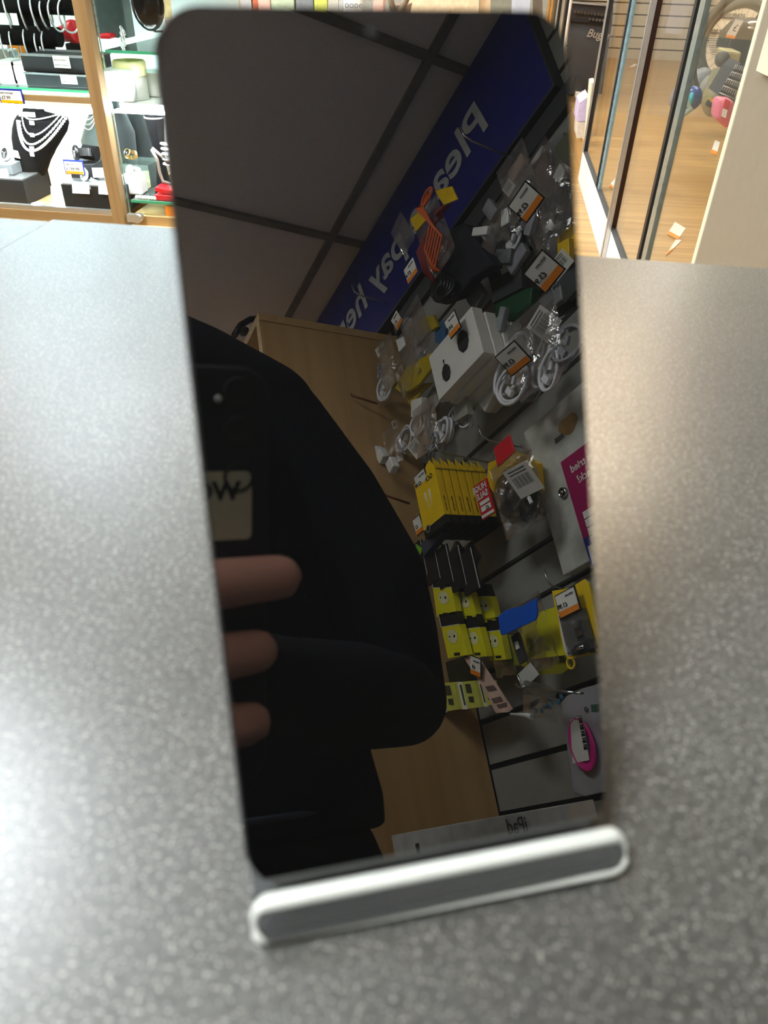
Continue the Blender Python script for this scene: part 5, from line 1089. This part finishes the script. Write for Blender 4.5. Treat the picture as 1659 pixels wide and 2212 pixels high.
b = B(); b.span(0.8975, 0.8993, PY0, -0.47, PZ0 + (PZ1 - PZ0) * .22, PZ1); put('magenta_sheet', b, M_MAG, t)
b = B(); b.span(0.8975, 0.8993, PY0, -0.47, PZ0 - .01, PZ0 + (PZ1 - PZ0) * .22); put('blue_strip', b, M_BLUE, t)
hh = PZ1 - PZ0
b = B(); text(b, 'Have you tried', 0.0215, (0.8968, PY0 + 0.150, PZ1 - 0.034), RGT, UP, bold=.0003); text(b, 'Buy Back?', 0.0215, (0.8968, PY0 + 0.115, PZ1 - 0.060), RGT, UP, bold=.0003)
for k in range(3): text(b, 'ask in store for more details', 0.0075, (0.8968, PY0 + 0.145, PZ1 - 0.076 - .010 * k), RGT, UP)
put('lettering', b, M_CARD, t)
b = B(); b.span(0.8965, 0.8975, PY0 + .018, PY0 + .15, PZ1 - .178, PZ1 - .115); put('form_panel', b, M_CARD, t)
b = B()
for k in range(3): b.span(0.8958, 0.8966, PY0 + .018, PY0 + .15, PZ1 - .130 - .017 * k, PZ1 - .129 - .017 * k)
put('form_lines', b, M_INK, t)
b = B(); b.span(0.8965, 0.8975, PY0 + .006, PY0 + .09, PZ0 - .006, PZ0 + .028); put('footer_panel', b, M_CARD, t)
# 6. black boxes with pale edges under the yellow boxes
for k in range(5):
    c = mx(905 + 27 * k, 1212 + 6 * k, .80); t = thing('black_blister_pack', ['black pack with a pale edge nearest the photographer', 'second black pack with a pale edge', 'third black pack with a pale edge', 'fourth black pack with a pale edge', 'rearmost black pack with a pale edge'][k], 'packet', c, 'black packs with pale edges')
    b = B(); b.box(c, (0.006, 0.055, 0.085)); put('card', b, M_INK, t)
    b = B(); b.box(c + V3((-0.003, 0.0275, 0)), (0.0012, 0.0012, 0.087)); put('pale_edge', b, M_CARD, t)
b = B(); c = mx(940, 1165, .79); b.box(c, (0.02, 0.09, 0.03), Matrix.Rotation(.2, 3, 'X')); single('slate_blue_pack', b, mat('slate_blue', (44, 56, 78), .4), 'slate blue pack under the yellow boxes', 'packet', bevel=.002)
b = B(); b.prism([mx(x, y, .785) for x, y in ((898, 1175), (912, 1185), (905, 1208), (900, 1200))], (0.002, 0, 0)); single('lime_tag', b, mat('lime_green_print', (120, 190, 30), .5), 'lime green tag beside the photographer', 'tag')
for px, py, lb in ((990, 1195, 'grey printed pack under the yellow boxes'), (1020, 1200, 'second grey printed pack under the yellow boxes')):
    b = B(); b.box(mx(px, py, .87), (0.01, 0.035, 0.045), Matrix.Rotation(.5, 3, 'X')); single('grey_printed_pack', b, mat('dusky_grey', (84, 80, 84), .5), lb, 'packet', 'grey printed packs')
# 7. small yellow earphone boxes, two rows
rows = [((414, 215), (540, 210), (570, 385), (440, 410)), ((545, 245), (665, 240), (705, 405), (600, 430)), ((675, 275), (795, 270), (835, 430), (735, 455)),
        ((470, 475), (590, 455), (640, 660), (515, 685)), ((610, 490), (725, 475), (770, 670), (655, 680)), ((740, 510), (860, 495), (900, 690), (790, 700))]
lbs = ['yellow earphone box top row nearest the photographer', 'yellow earphone box in the middle of the top row', 'yellow earphone box at the inner end of the top row', 'yellow earphone box lower row nearest the photographer', 'yellow earphone box in the middle of the lower row', 'yellow box at the inner end of the lower row']
for k, q_ in enumerate(rows):
    pts = [(800 + x / 3.072, 1200 + y / 3.072) for x, y in q_]; X = .80 + .022 * (k % 3); P_ = [mx(x, y, X) for x, y in pts]
    t = thing('earphone_box', lbs[k], 'boxed earphones', P_[3], 'small yellow earphone boxes')
    b = B(); b.prism(P_, (0.016, 0, 0)); put('carton', b, M_YEL2, t, bevel=.0006)
    e0 = P_[1] - P_[0]; e1 = P_[3] - P_[0]; up_ = -e1.normalized() * 0.028
    b = B(); b.prism([P_[0], P_[1], P_[1] + up_, P_[0] + up_], (0.014, 0, 0)); put('black_top', b, M_INK, t)
    b = B(); b.prism([P_[0] + up_, P_[0] + up_ * .0, P_[0] + e0 * .02, P_[0] + e0 * .02 + up_], (-0.001, 0, 0)); b.prism([P_[0] - e1 * .01, P_[1] - e1 * .01, P_[1] + e1 * .01, P_[0] + e1 * .01], (-.0006, 0, 0)); put('pale_edge', b, M_CARD, t)
    o_ = P_[0] + e0 * .52 + e1 * .34 - V3((.0006, 0, 0)); b = B(); b.prism([o_ + e0 * .27 * math.cos(a_) + e1 * .22 * math.sin(a_) for a_ in [j * math.pi / 7 for j in range(14)]], (-.0004, 0, 0)); put('round_window', b, mat('pale_yellow_print', (222, 220, 170), .5), t)
    b = B(); o2 = o_ + e0 * .1 - V3((.0006, 0, 0)); b.ell(o2, (.0006, .0035, .003), None, 10, 6); b.ell(o2 - e0 * .25, (.0006, .0025, .002), None, 10, 6)
    o3 = P_[0] + e0 * .4 + e1 * .84 - V3((.0006, 0, 0)); b.prism([o3, o3 + e0 * .3, o3 + e0 * .3 + e1 * .09, o3 + e1 * .09], (-.0004, 0, 0)); put('print', b, M_INK, t)
# 8. blue tab, yellow bags, blister pack
b = B(); b.prism([mx(800 + x / 3.072, 1200 + y / 3.072, .79) for x, y in ((845, 402), (900, 360), (1000, 335), (1098, 280), (1106, 400), (1090, 432), (880, 530), (862, 525))], (0.004, 0, 0)); single('blue_tab', b, M_CYANB, 'bright blue plastic hanging tab', 'tag', bevel=.0015)
t, c = bag('yellow_pack_bag', 'bag with a yellow printed card behind the blue tab', 1158, 1378, .84, .09, .12, .02, 0.05, 40.0, 'yellow bagged packs')
b = B(); b.prism([mx(800 + x / 3.072, 1200 + y / 3.072, .845) for x, y in ((1000, 480), (1110, 380), (1230, 340), (1300, 660), (1040, 690))], (0.003, 0, 0)); put('yellow_card', b, M_YEL2, t)
t, c = bag('yellow_pack_bag', 'bag with a duller yellow card left of the blue tab', 1085, 1405, .86, .07, .10, .02, -0.1, 41.0, 'yellow bagged packs')
b = B(); b.prism([mx(800 + x / 3.072, 1200 + y / 3.072, .865) for x, y in ((780, 520), (960, 530), (990, 730), (800, 720))], (0.003, 0, 0)); put('yellow_card', b, mat('dull_yellow', (150, 148, 40), .5), t)
b = B(); b.box(mx(1122, 1400, .82), (0.006, 0.022, 0.055), Matrix.Rotation(.1, 3, 'X')); single('small_dark_pack', b, M_DGREY, 'small dark pack between the yellow bags', 'packet')
b = B(); b.box(mx(1117, 1394, .815), (0.002, 0.01, 0.014)); single('small_label', b, M_CARD, 'tiny white label on the small dark pack', 'label')
b = B(); b.prism([mx(x, y, .86) for x, y in ((1120, 1430), (1215, 1415), (1232, 1440), (1215, 1455), (1150, 1458))], (0.004, 0, 0)); single('olive_card', b, mat('olive_yellow', (150, 146, 20), .5), 'olive yellow card at the foot of the bagged packs', 'packet')
XB = .715
t = thing('adaptor_blister_pack', 'yellow blister pack with a black metal adaptor inside', 'blister pack', mx(1240, 1420, XB))
def c7(X, pts): return [mx(800 + x / 3.072, 1200 + y / 3.072, X) for x, y in pts]
outer = c7(XB, ((1205, 235), (1330, 215), (1420, 155), (1448, 180), (1500, 420), (1540, 630), (1500, 650), (1310, 690), (1285, 640), (1240, 430)))
b = B(); b.prism(outer, (0.002, 0, 0)); put('backing_card', b, M_YEL, t)
b = B(); b.prism(c7(XB - .0015, ((1245, 390), (1390, 340), (1425, 420), (1480, 610), (1470, 640), (1310, 665), (1290, 640), (1262, 500))), (0.001, 0, 0)); put('white_panel', b, M_CARD, t)
b = B(); b.prism(c7(XB - .011, ((1250, 400), (1400, 350), (1480, 620), (1310, 660))), (0.009, 0, 0)); put('blister', b, M_BLIST, t)
b = B(); p = c7(XB - .006, ((1405, 515), (1420, 610), (1350, 620), (1468, 605), (1395, 430)))
b.box(p[0], (0.009, 0.017, 0.020)); b.box(p[1], (0.009, 0.034, 0.014)); b.cyl(p[2], p[2] + V3((0, 0, -.008)), .004); b.cyl(p[3], p[3] + V3((0, 0, -.008)), .005); b.cyl(p[0], p[4], .0035); put('adaptor', b, M_BLACK, t)
b = B(); b.box(p[0] - V3((.006, 0, 0)), (0.002, 0.013, 0.010)); b.cyl(p[1] - V3((.006, 0.008, 0)), p[1] - V3((.006, -0.008, 0)), .003); put('metal_face', b, M_CHROME, t)
b = B(); text(b, 'G3', 0.010, c7(XB - .0025, ((1475, 628),))[0] + V3((0, .012, 0)), RGT, UP, bold=.0004); put('lettering', b, M_INK, t)
b = B(); b.prism(c7(.80, ((1450, 190), (1500, 300), (1545, 380), (1560, 620), (1500, 650), (1440, 400))), (0.004, 0, 0)); single('yellow_packet', b, mat('deep_olive_yellow', (166, 160, 10), .45), 'olive yellow pack behind the blister pack', 'packet')
b = B(); b.torus(c7(XB + .002, ((1330, 715),))[0], .008, .0018, (1, 0, 0)); single('yellow_ring', b, M_YEL, 'yellow plastic ring at the foot of the blister pack', 'ring')
# 9. pale yellow packs row, peach strip, small blue bag
for k, q_ in enumerate((((420, 850), (555, 840), (590, 1020), (462, 1040)), ((560, 842), (690, 830), (735, 1005), (600, 1022)), ((700, 835), (800, 830), (820, 990), (742, 1002)))):
    P_ = c7(.83 + .01 * k, q_); t = thing('pale_yellow_box', ['pale yellow box in the bottom row by the photographer', 'pale yellow box in the middle of the bottom row', 'pale yellow box behind the peach strip'][k], 'boxed cable', P_[3], 'pale yellow boxes in the bottom row')
    b = B(); b.prism(P_, (0.014, 0, 0)); put('carton', b, mat('pale_lemon_card', (206, 208, 90), .5), t)
    e0 = P_[1] - P_[0]; e1 = P_[3] - P_[0]; b = B(); b.prism([P_[0] + e0 * .0 - V3((.0006, 0, 0)), P_[0] + e0 * .38 - V3((.0006, 0, 0)), P_[3] + e0 * .38 - V3((.0006, 0, 0)), P_[3] - V3((.0006, 0, 0))], (-.0004, 0, 0)); put('white_panel', b, M_CARD, t)
    b = B()
    for (u0, u1, v0, v1) in ((.52, .78, .1, .42), (.55, .78, .55, .75), (.25, .34, .1, .85)):
        o_ = P_[0] - V3((.0012, 0, 0)); b.prism([o_ + e0 * u0 + e1 * v0, o_ + e0 * u1 + e1 * v0, o_ + e0 * u1 + e1 * v1, o_ + e0 * u0 + e1 * v1], (-.0004, 0, 0))
    put('print', b, mat('dark_olive_print', (60, 60, 40), .6), t)
b = B(); b.prism(c7(.87, ((430, 730), (620, 670), (700, 760), (730, 830), (430, 850))), (0.01, 0, 0)); single('dark_packet', b, mat('dark_olive_film', (40, 40, 20), .4, bump=.5), 'dark packet above the bottom row of boxes', 'packet')
t = thing('peach_strip_pack', 'long peach coloured card strip with a price card', 'packet', mx(1070, 1500, .81))
P_ = c7(.81, ((622, 680), (712, 672), (940, 1020), (915, 1040), (832, 1045), (760, 900))); b = B(); b.prism(P_, (0.003, 0, 0)); put('card', b, M_PEACH, t)
b = B(); 
for q_ in (((760, 870), (815, 860), (840, 890), (780, 900)), ((800, 950), (860, 935), (880, 965), (820, 980)), ((835, 990), (900, 975), (905, 1000), (850, 1012))): b.prism(c7(.8085, q_), (.0008, 0, 0))
put('print', b, mat('brown_print', (110, 90, 84), .6), t)
t, c = bag('blue_white_bag', 'thin bag with blue and teal dots under the bare hook', 1165, 1525, .80, .09, .04, .012, -0.4, 50.0)
b = B()
for k in range(9): b.ell(mx(1140 + 9 * k + 3 * (k % 2), 1545 - 5 * k + 6 * (k % 2), .802), (.001, .005, .005), None, 10, 6)
put('printed_dots', b, mat('teal_blue_print', (40, 110, 140), .5), t)
b = B(); b.tube(c7(.79, ((930, 1052), (1000, 1055), (1040, 1060), (1072, 1072))), [.002, .003, .0045, .0052], 10); single('white_tube', b, M_WHITE, 'white tapered tube below the peach strip', 'tube')
b = B(); b.tube(c7(.79, ((965, 850), (990, 875), (1035, 870))), .0025, 6); b.tube(c7(.80, ((1030, 880), (1230, 898), (1410, 915))), .0022, 6); single('steel_rod', b, M_CHROME, 'straight steel rod beside the cream sticker', 'rod')
# 10. pink cable in a white pouch
XP = .86
t = thing('pink_cable_pouch', 'white lined pouch holding a bright pink cable', 'packet', mx(1270, 1700, XP))
b = B(); b.prism(c7(XP, ((1262, 975), (1300, 935), (1400, 885), (1535, 845), (1545, 1000), (1590, 1300), (1600, 1560), (1420, 1600), (1345, 1570), (1325, 1400), (1290, 1200))), (0.006, 0, 0)); put('pouch', b, mat('milky_polythene', (168, 166, 172), .35, bump=.5, scale=25), t, bevel=.002)
b = B(); c = c7(XP - .008, ((1418, 1275),))[0]
c = c + V3((0, 0, .006))
for k in range(9): b.torus(c + V3((.0008 * k - .003, 0, .0)), .043 - .0026 * k, .0026, (-1, .02 * k, 0), 36, 7, 1.0, .66)
put('pink_cable', b, M_PINK, t)
b = B(); b.prism(c7(XP - .013, ((1325, 1090), (1405, 1062), (1452, 1358), (1342, 1380))), (.001, 0, 0)); put('label_sticker', b, M_CARD, t)
b = B()
for k in range(16):
    f_ = k / 16; a = c7(XP - .014, ((1378 + 42 * f_, 1065 + 235 * f_), (1402 + 40 * f_, 1062 + 232 * f_), (1403 + 40 * f_, 1067 + 232 * f_ + 5 * (k % 3)), (1379 + 42 * f_, 1070 + 235 * f_ + 5 * (k % 3)))); b.prism(a, (.0004, 0, 0))
put('barcode', b, M_INK, t)
b = B(); b.prism(c7(XP - .002, ((1462, 990), (1512, 985), (1518, 1030), (1468, 1035))), (.001, 0, 0)); put('green_logo', b, mat('muted_green', (60, 100, 80), .6), t)
c = c7(XP - .002, ((1433, 1020),))[0]; b = B(); b.lathe([(.003, 0), (.0045, 0), (.0045, .001), (.003, .001)], c, (-1, 0, 0)); put('round_mark', b, M_DGREY, t)
# white tablet box on the ledge
t = thing('tablet_box', 'long white tablet box standing on the low ledge', 'box', (.62, -.85, -.25))
XT = .60; a = mx(847, 1815, XT); c = mx(1216, 1724, XT); zt = (a.z + c.z) / 2; yl, yr = max(min(a.y, c.y), -1.19), max(a.y, c.y)
b = B(); b.span(XT, XT + .05, yl, yr, zt - .20, zt); put('carton', b, mat('white_box_card', (206, 206, 202), .45), t, bevel=.001)
p = mx(1117, 1800, XT - .001); b = B(); text(b, 'iPad', .030, (XT - .0008, p.y + .028, p.z), RGT, UP); put('lettering', b, M_DGREY, t)
p = mx(903, 1838, XT - .001); b = B(); b.span(XT - .001, XT - .0002, p.y - .006, p.y + .006, p.z - .01, p.z + .012); put('small_picture', b, M_INK, t)
b = B(); b.span(.50, .928, -1.205, -.15, zt - .24, zt - .2015); single('till_ledge', b, M_WOODX, 'low ledge along the till wall carrying the tablet box', 'ledge')
b = B(); b.span(.53, .928, -1.20, -.16, FLOOR + .001, zt - .2405); single('ledge_cupboard', b, M_DGREY, 'grey cupboard under the till ledge', 'cupboard')

# ------------------------------------------------------------------ photographer and the phone in hand, seen in the smartphone glass
def cw(x, y, z): return RC @ V3((x, y, z)) * 0.001            # millimetres in the camera's own frame -> shop
t = thing('camera_phone', 'dark phone with a lettered sticker held up by the photographer', 'phone', cw(-27, -60, 8))
CR = RC.copy()
b = B(); pts = rrect(77.5, 166, 10, -27.2, -60, 8); b.prism([cw(x, y, 1.2) for x, y in pts], RC @ V3((0, 0, 0.0088)), True); put('body', b, mat('dark_navy_case', (14, 16, 28), .45), t, bevel=.001)
b = B()
for yy in (0, -17, 14): b.lathe([(0, 0), (.0048, 0), (.0056, -.0004), (.0056, -.0012), (.0046, -.0012)], cw(0, yy, 1.15) , RC @ V3((0, 0, 1)))
put('lens', b, M_INK, t)
fl = mcam(472, 862, 0.0); b = B(); b.ell(RC @ V3((fl.x, fl.y, .0008)), (.0016, .0016, .0016), None, 10, 6); put('flash', b, M_WHITE, t)
s0 = mcam(545, 1018, 0) * 1000; s1 = mcam(545, 1165, 0) * 1000
b = B(); pts = rrect(34, abs(s1.y - s0.y), 2.2, s0.x - 17, (s0.y + s1.y) / 2, 5); b.prism([cw(x, y, 0.9) for x, y in pts], RC @ V3((0, 0, .0003))); put('sticker', b, mat('cream_sticker', (214, 206, 176), .6), t, label='cream rounded sticker')
b = B(); r_ = RC @ V3((-1, 0, 0)); u_ = RC @ V3((0, 1, 0)); text(b, 'WO', .0095, cw(s0.x - 4.5, s0.y - 10.5, .7), r_, u_, bold=.0004, extr=.0001); put('lettering', b, M_INK, t)

# pose (metres, shop axes)
HX = 0.055
t = thing('person', 'person in a dark navy jumper holding up a phone to photograph', 'person', (HX, -.60, FLOOR))
def capsule(b, pts, rs_, seg=14):
    b.tube(pts, rs_, seg)
    for p, r in zip(pts, rs_): b.ell(p, r, None, seg, 8)
fing = []                                                      # left hand fingers over the back of the phone, tips at the right
hand = B()
def F_(pts, r): capsule(hand, [cw(*p) for p in pts], [x * .001 for x in r], 14)
palm = [(-72, -60, 6), (-74, -85, 8), (-74, -108, 10), (-72, -128, 12)]
F_([(-73, -58, 14), (-64, -55, -9), (-36, -54.5, -12), (-8, -54, -11), (13.5, -54, -8.5)], [10.5, 10, 9.8, 9.6, 9.2])
F_([(-75, -84, 14), (-66, -83, -9), (-40, -83, -12), (-14, -82.5, -11), (4.5, -82.5, -9)], [10.5, 10, 9.8, 9.6, 9.2])
F_([(-75, -109, 15), (-66, -110, -9), (-42, -111, -11), (-16, -111.5, -10.5), (3.0, -112, -8.5)], [10, 9.6, 9.4, 9.2, 8.8])
F_([(-72, -130, 17), (-64, -134, -7), (-46, -136, -9), (-28, -137, -9), (-16, -137, -8)], [9, 8.4, 8, 7.8, 7.4])
F_([(-78, -112, 34), (-80, -84, 30), (-78, -58, 22), (-70, -36, 17)], [12, 11.5, 10.5, 9])
for a_, c_ in (((-76, -62, 16), (-86, -120, 32)), ((-76, -84, 16), (-84, -130, 34)), ((-76, -108, 18), (-82, -136, 36)), ((-73, -128, 20), (-80, -142, 38))): F_([a_, c_], [12, 15])
wl = cw(-96, -176, 60); capsule(hand, [cw(-84, -132, 35), wl], [.018, .026 * .95])
# right hand by the phone's lower right
def G(pts, r): capsule(hand, [cw(*p) for p in pts], [x * .001 for x in r], 14)
for k in range(4):
    y0_ = -70 - 17 * k; G([(-6 - k, y0_ - 30, 74), (-10, y0_ - 12, 62), (-18 - 3 * k, y0_ + 2, 48), (-24 - 3 * k, y0_ + 6, 38 + 2 * k)], [10, 9.4, 8.8, 7.8])
    G([(-6 - k, y0_ - 30, 74), (2, -138, 108)], [11, 15])
G([(0, -126, 104), (-22, -108, 92), (-36, -92, 70), (-42, -78, 50)], [13, 11.5, 10.5, 9])
wr_ = cw(30, -178, 150); capsule(hand, [cw(2, -138, 108), wr_], [.019, .026])
SHL = V3((-.14, -.60, .40)); SHR = V3((.275, -.575, .385))
ELL = V3((-.27, -.42, .02)); ELR = V3((.370, -.56, -.0))
body = hand
capsule(body, [wl, ELL, SHL], [.027, .040, .050]); capsule(body, [wr_, ELR, SHR], [.027, .040, .050])
NK = V3((.03, -.62, .50)); HD = V3((-.035, -.60, .645))
capsule(body, [V3((HX, -.62, .40)), NK, HD - V3((0, 0, .05))], [.07, .058, .055])
body.ell(HD, (.075, .095, .115), None, 24, 16); body.ell(HD + V3((0, .045, -.055)), (.05, .05, .055)); body.ell(HD + V3((0, .098, -.012)), (.012, .018, .022))
body.ell(HD + V3((.076, 0, -.01)), (.010, .018, .03)); body.ell(HD + V3((-.076, 0, -.01)), (.010, .018, .03)); body.ell(HD + V3((0, .088, -.058)), (.024, .014, .008))
body.rings([(V3((HX, -.62, -.30)), (.15, 0, 0), (0, .10, 0)), (V3((HX, -.62, -.1)), (.14, 0, 0), (0, .09, 0)), (V3((HX, -.62, .15)), (.16, 0, 0), (0, .10, 0)), (V3((HX, -.62, .38)), (.15, 0, 0), (0, .08, 0))])
for s_ in (-1, 1): capsule(body, [V3((HX + s_ * .09, -.62, -.28)), V3((HX + s_ * .10, -.60, -.66)), V3((HX + s_ * .11, -.64, -1.03)), V3((HX + s_ * .12, -.56, -1.07))], [.085, .058, .04, .032])
put('body', body, M_SKIN, t, mods=[('REMESH', dict(mode='VOXEL', voxel_size=0.0032, use_smooth_shade=True)), ('SMOOTH', dict(factor=.5, iterations=6))])
b = B()
b.ell(HD + V3((0, -.018, .03)), (.083, .095, .108), None, 24, 16); b.ell(HD + V3((0, -.03, -.02)), (.08, .075, .09), None, 20, 12); put('hair', b, M_HAIR, t)
b = B()
for s_ in (-1, 1): b.ell(HD + V3((s_ * .03, .088, .0)), (.012, .008, .007), None, 12, 8)
put('eyes', b, M_WHITE, t)
b = B()
for s_ in (-1, 1): b.ell(HD + V3((s_ * .03, .095, .0)), (.0045, .003, .005), None, 10, 6)
put('pupils', b, M_INK, t)
# jumper : torso, shoulders and sleeves as one skin
J = B()
def ln(z, xl, xr, d, cy=-.62): return (V3(((xl + xr) / 2, cy, z)), ((xr - xl) / 2, 0, 0), (0, d, 0))
J.rings([ln(-.135, -.185, .342, .135), ln(-.10, -.19, .345, .14), ln(-.02, -.18, .333, .14), ln(.10, -.18, .31, .145), ln(.24, -.19, .318, .145), ln(.34, -.18, .30, .13), ln(.41, -.14, .26, .11), ln(.455, -.08, .20, .095), ln(.50, -.045, .155, .08), ln(.535, -.03, .12, .07)], 32)
capsule(J, [SHR + V3((-.015, 0, -.01)), V3((.318, -.565, .26)), V3((.358, -.555, .15)), ELR + V3((-.003, 0, .075)), ELR + V3((0, .0, -.004))], [.066, .066, .064, .059, .0515], 18)
capsule(J, [ELR + V3((0, .0, -.004)), ELR.lerp(wr_, .45) + V3((0, 0, .002)), ELR.lerp(wr_, .86), wr_.lerp(cw(2, -138, 108), .3)], [.052, .050, .042, .036], 18)
capsule(J, [SHL, SHL.lerp(ELL, .5) + V3((-.01, 0, 0)), ELL, ELL.lerp(wl, .45), ELL.lerp(wl, .84)], [.068, .062, .056, .050, .042], 18)
capsule(J, [V3((.075, -.59, .49)), V3((.16, -.575, .445)), V3((.25, -.57, .395))], [.060, .062, .062], 18)
put('jumper', J, M_NAVY, t, mods=[('REMESH', dict(mode='VOXEL', voxel_size=0.006, use_smooth_shade=True)), ('SMOOTH', dict(factor=.5, iterations=5))])
b = B(); b.rings([ln(-.55, -.17, .30, .12), ln(-.30, -.18, .315, .135), ln(-.17, -.185, .335, .137), ln(-.13, -.18, .322, .132)], 32)
for s_ in (-1, 1): capsule(b, [V3((HX + s_ * .11, -.62, -.50)), V3((HX + s_ * .12, -.60, -.75)), V3((HX + s_ * .12, -.63, -1.02))], [.11, .085, .07])
put('trousers', b, M_DARKT, t, mods=[('REMESH', dict(mode='VOXEL', voxel_size=0.008, use_smooth_shade=True)), ('SMOOTH', dict(factor=.5, iterations=4))])
b = B(); b.torus(V3((.068, -.62, -.112)), .252, .004, (0, 0, 1), 48, 6, 1.0, .56); put('belt_line', b, mat('slate_trim', (44, 50, 66), .6), t, label='slate hem band')
for s_ in (-1, 1):
    b = B(); b.ell(V3((HX + s_ * .12, -.58, FLOOR + .0385)), (.05, .14, .037)); put('shoe', b, M_BLACK, t)
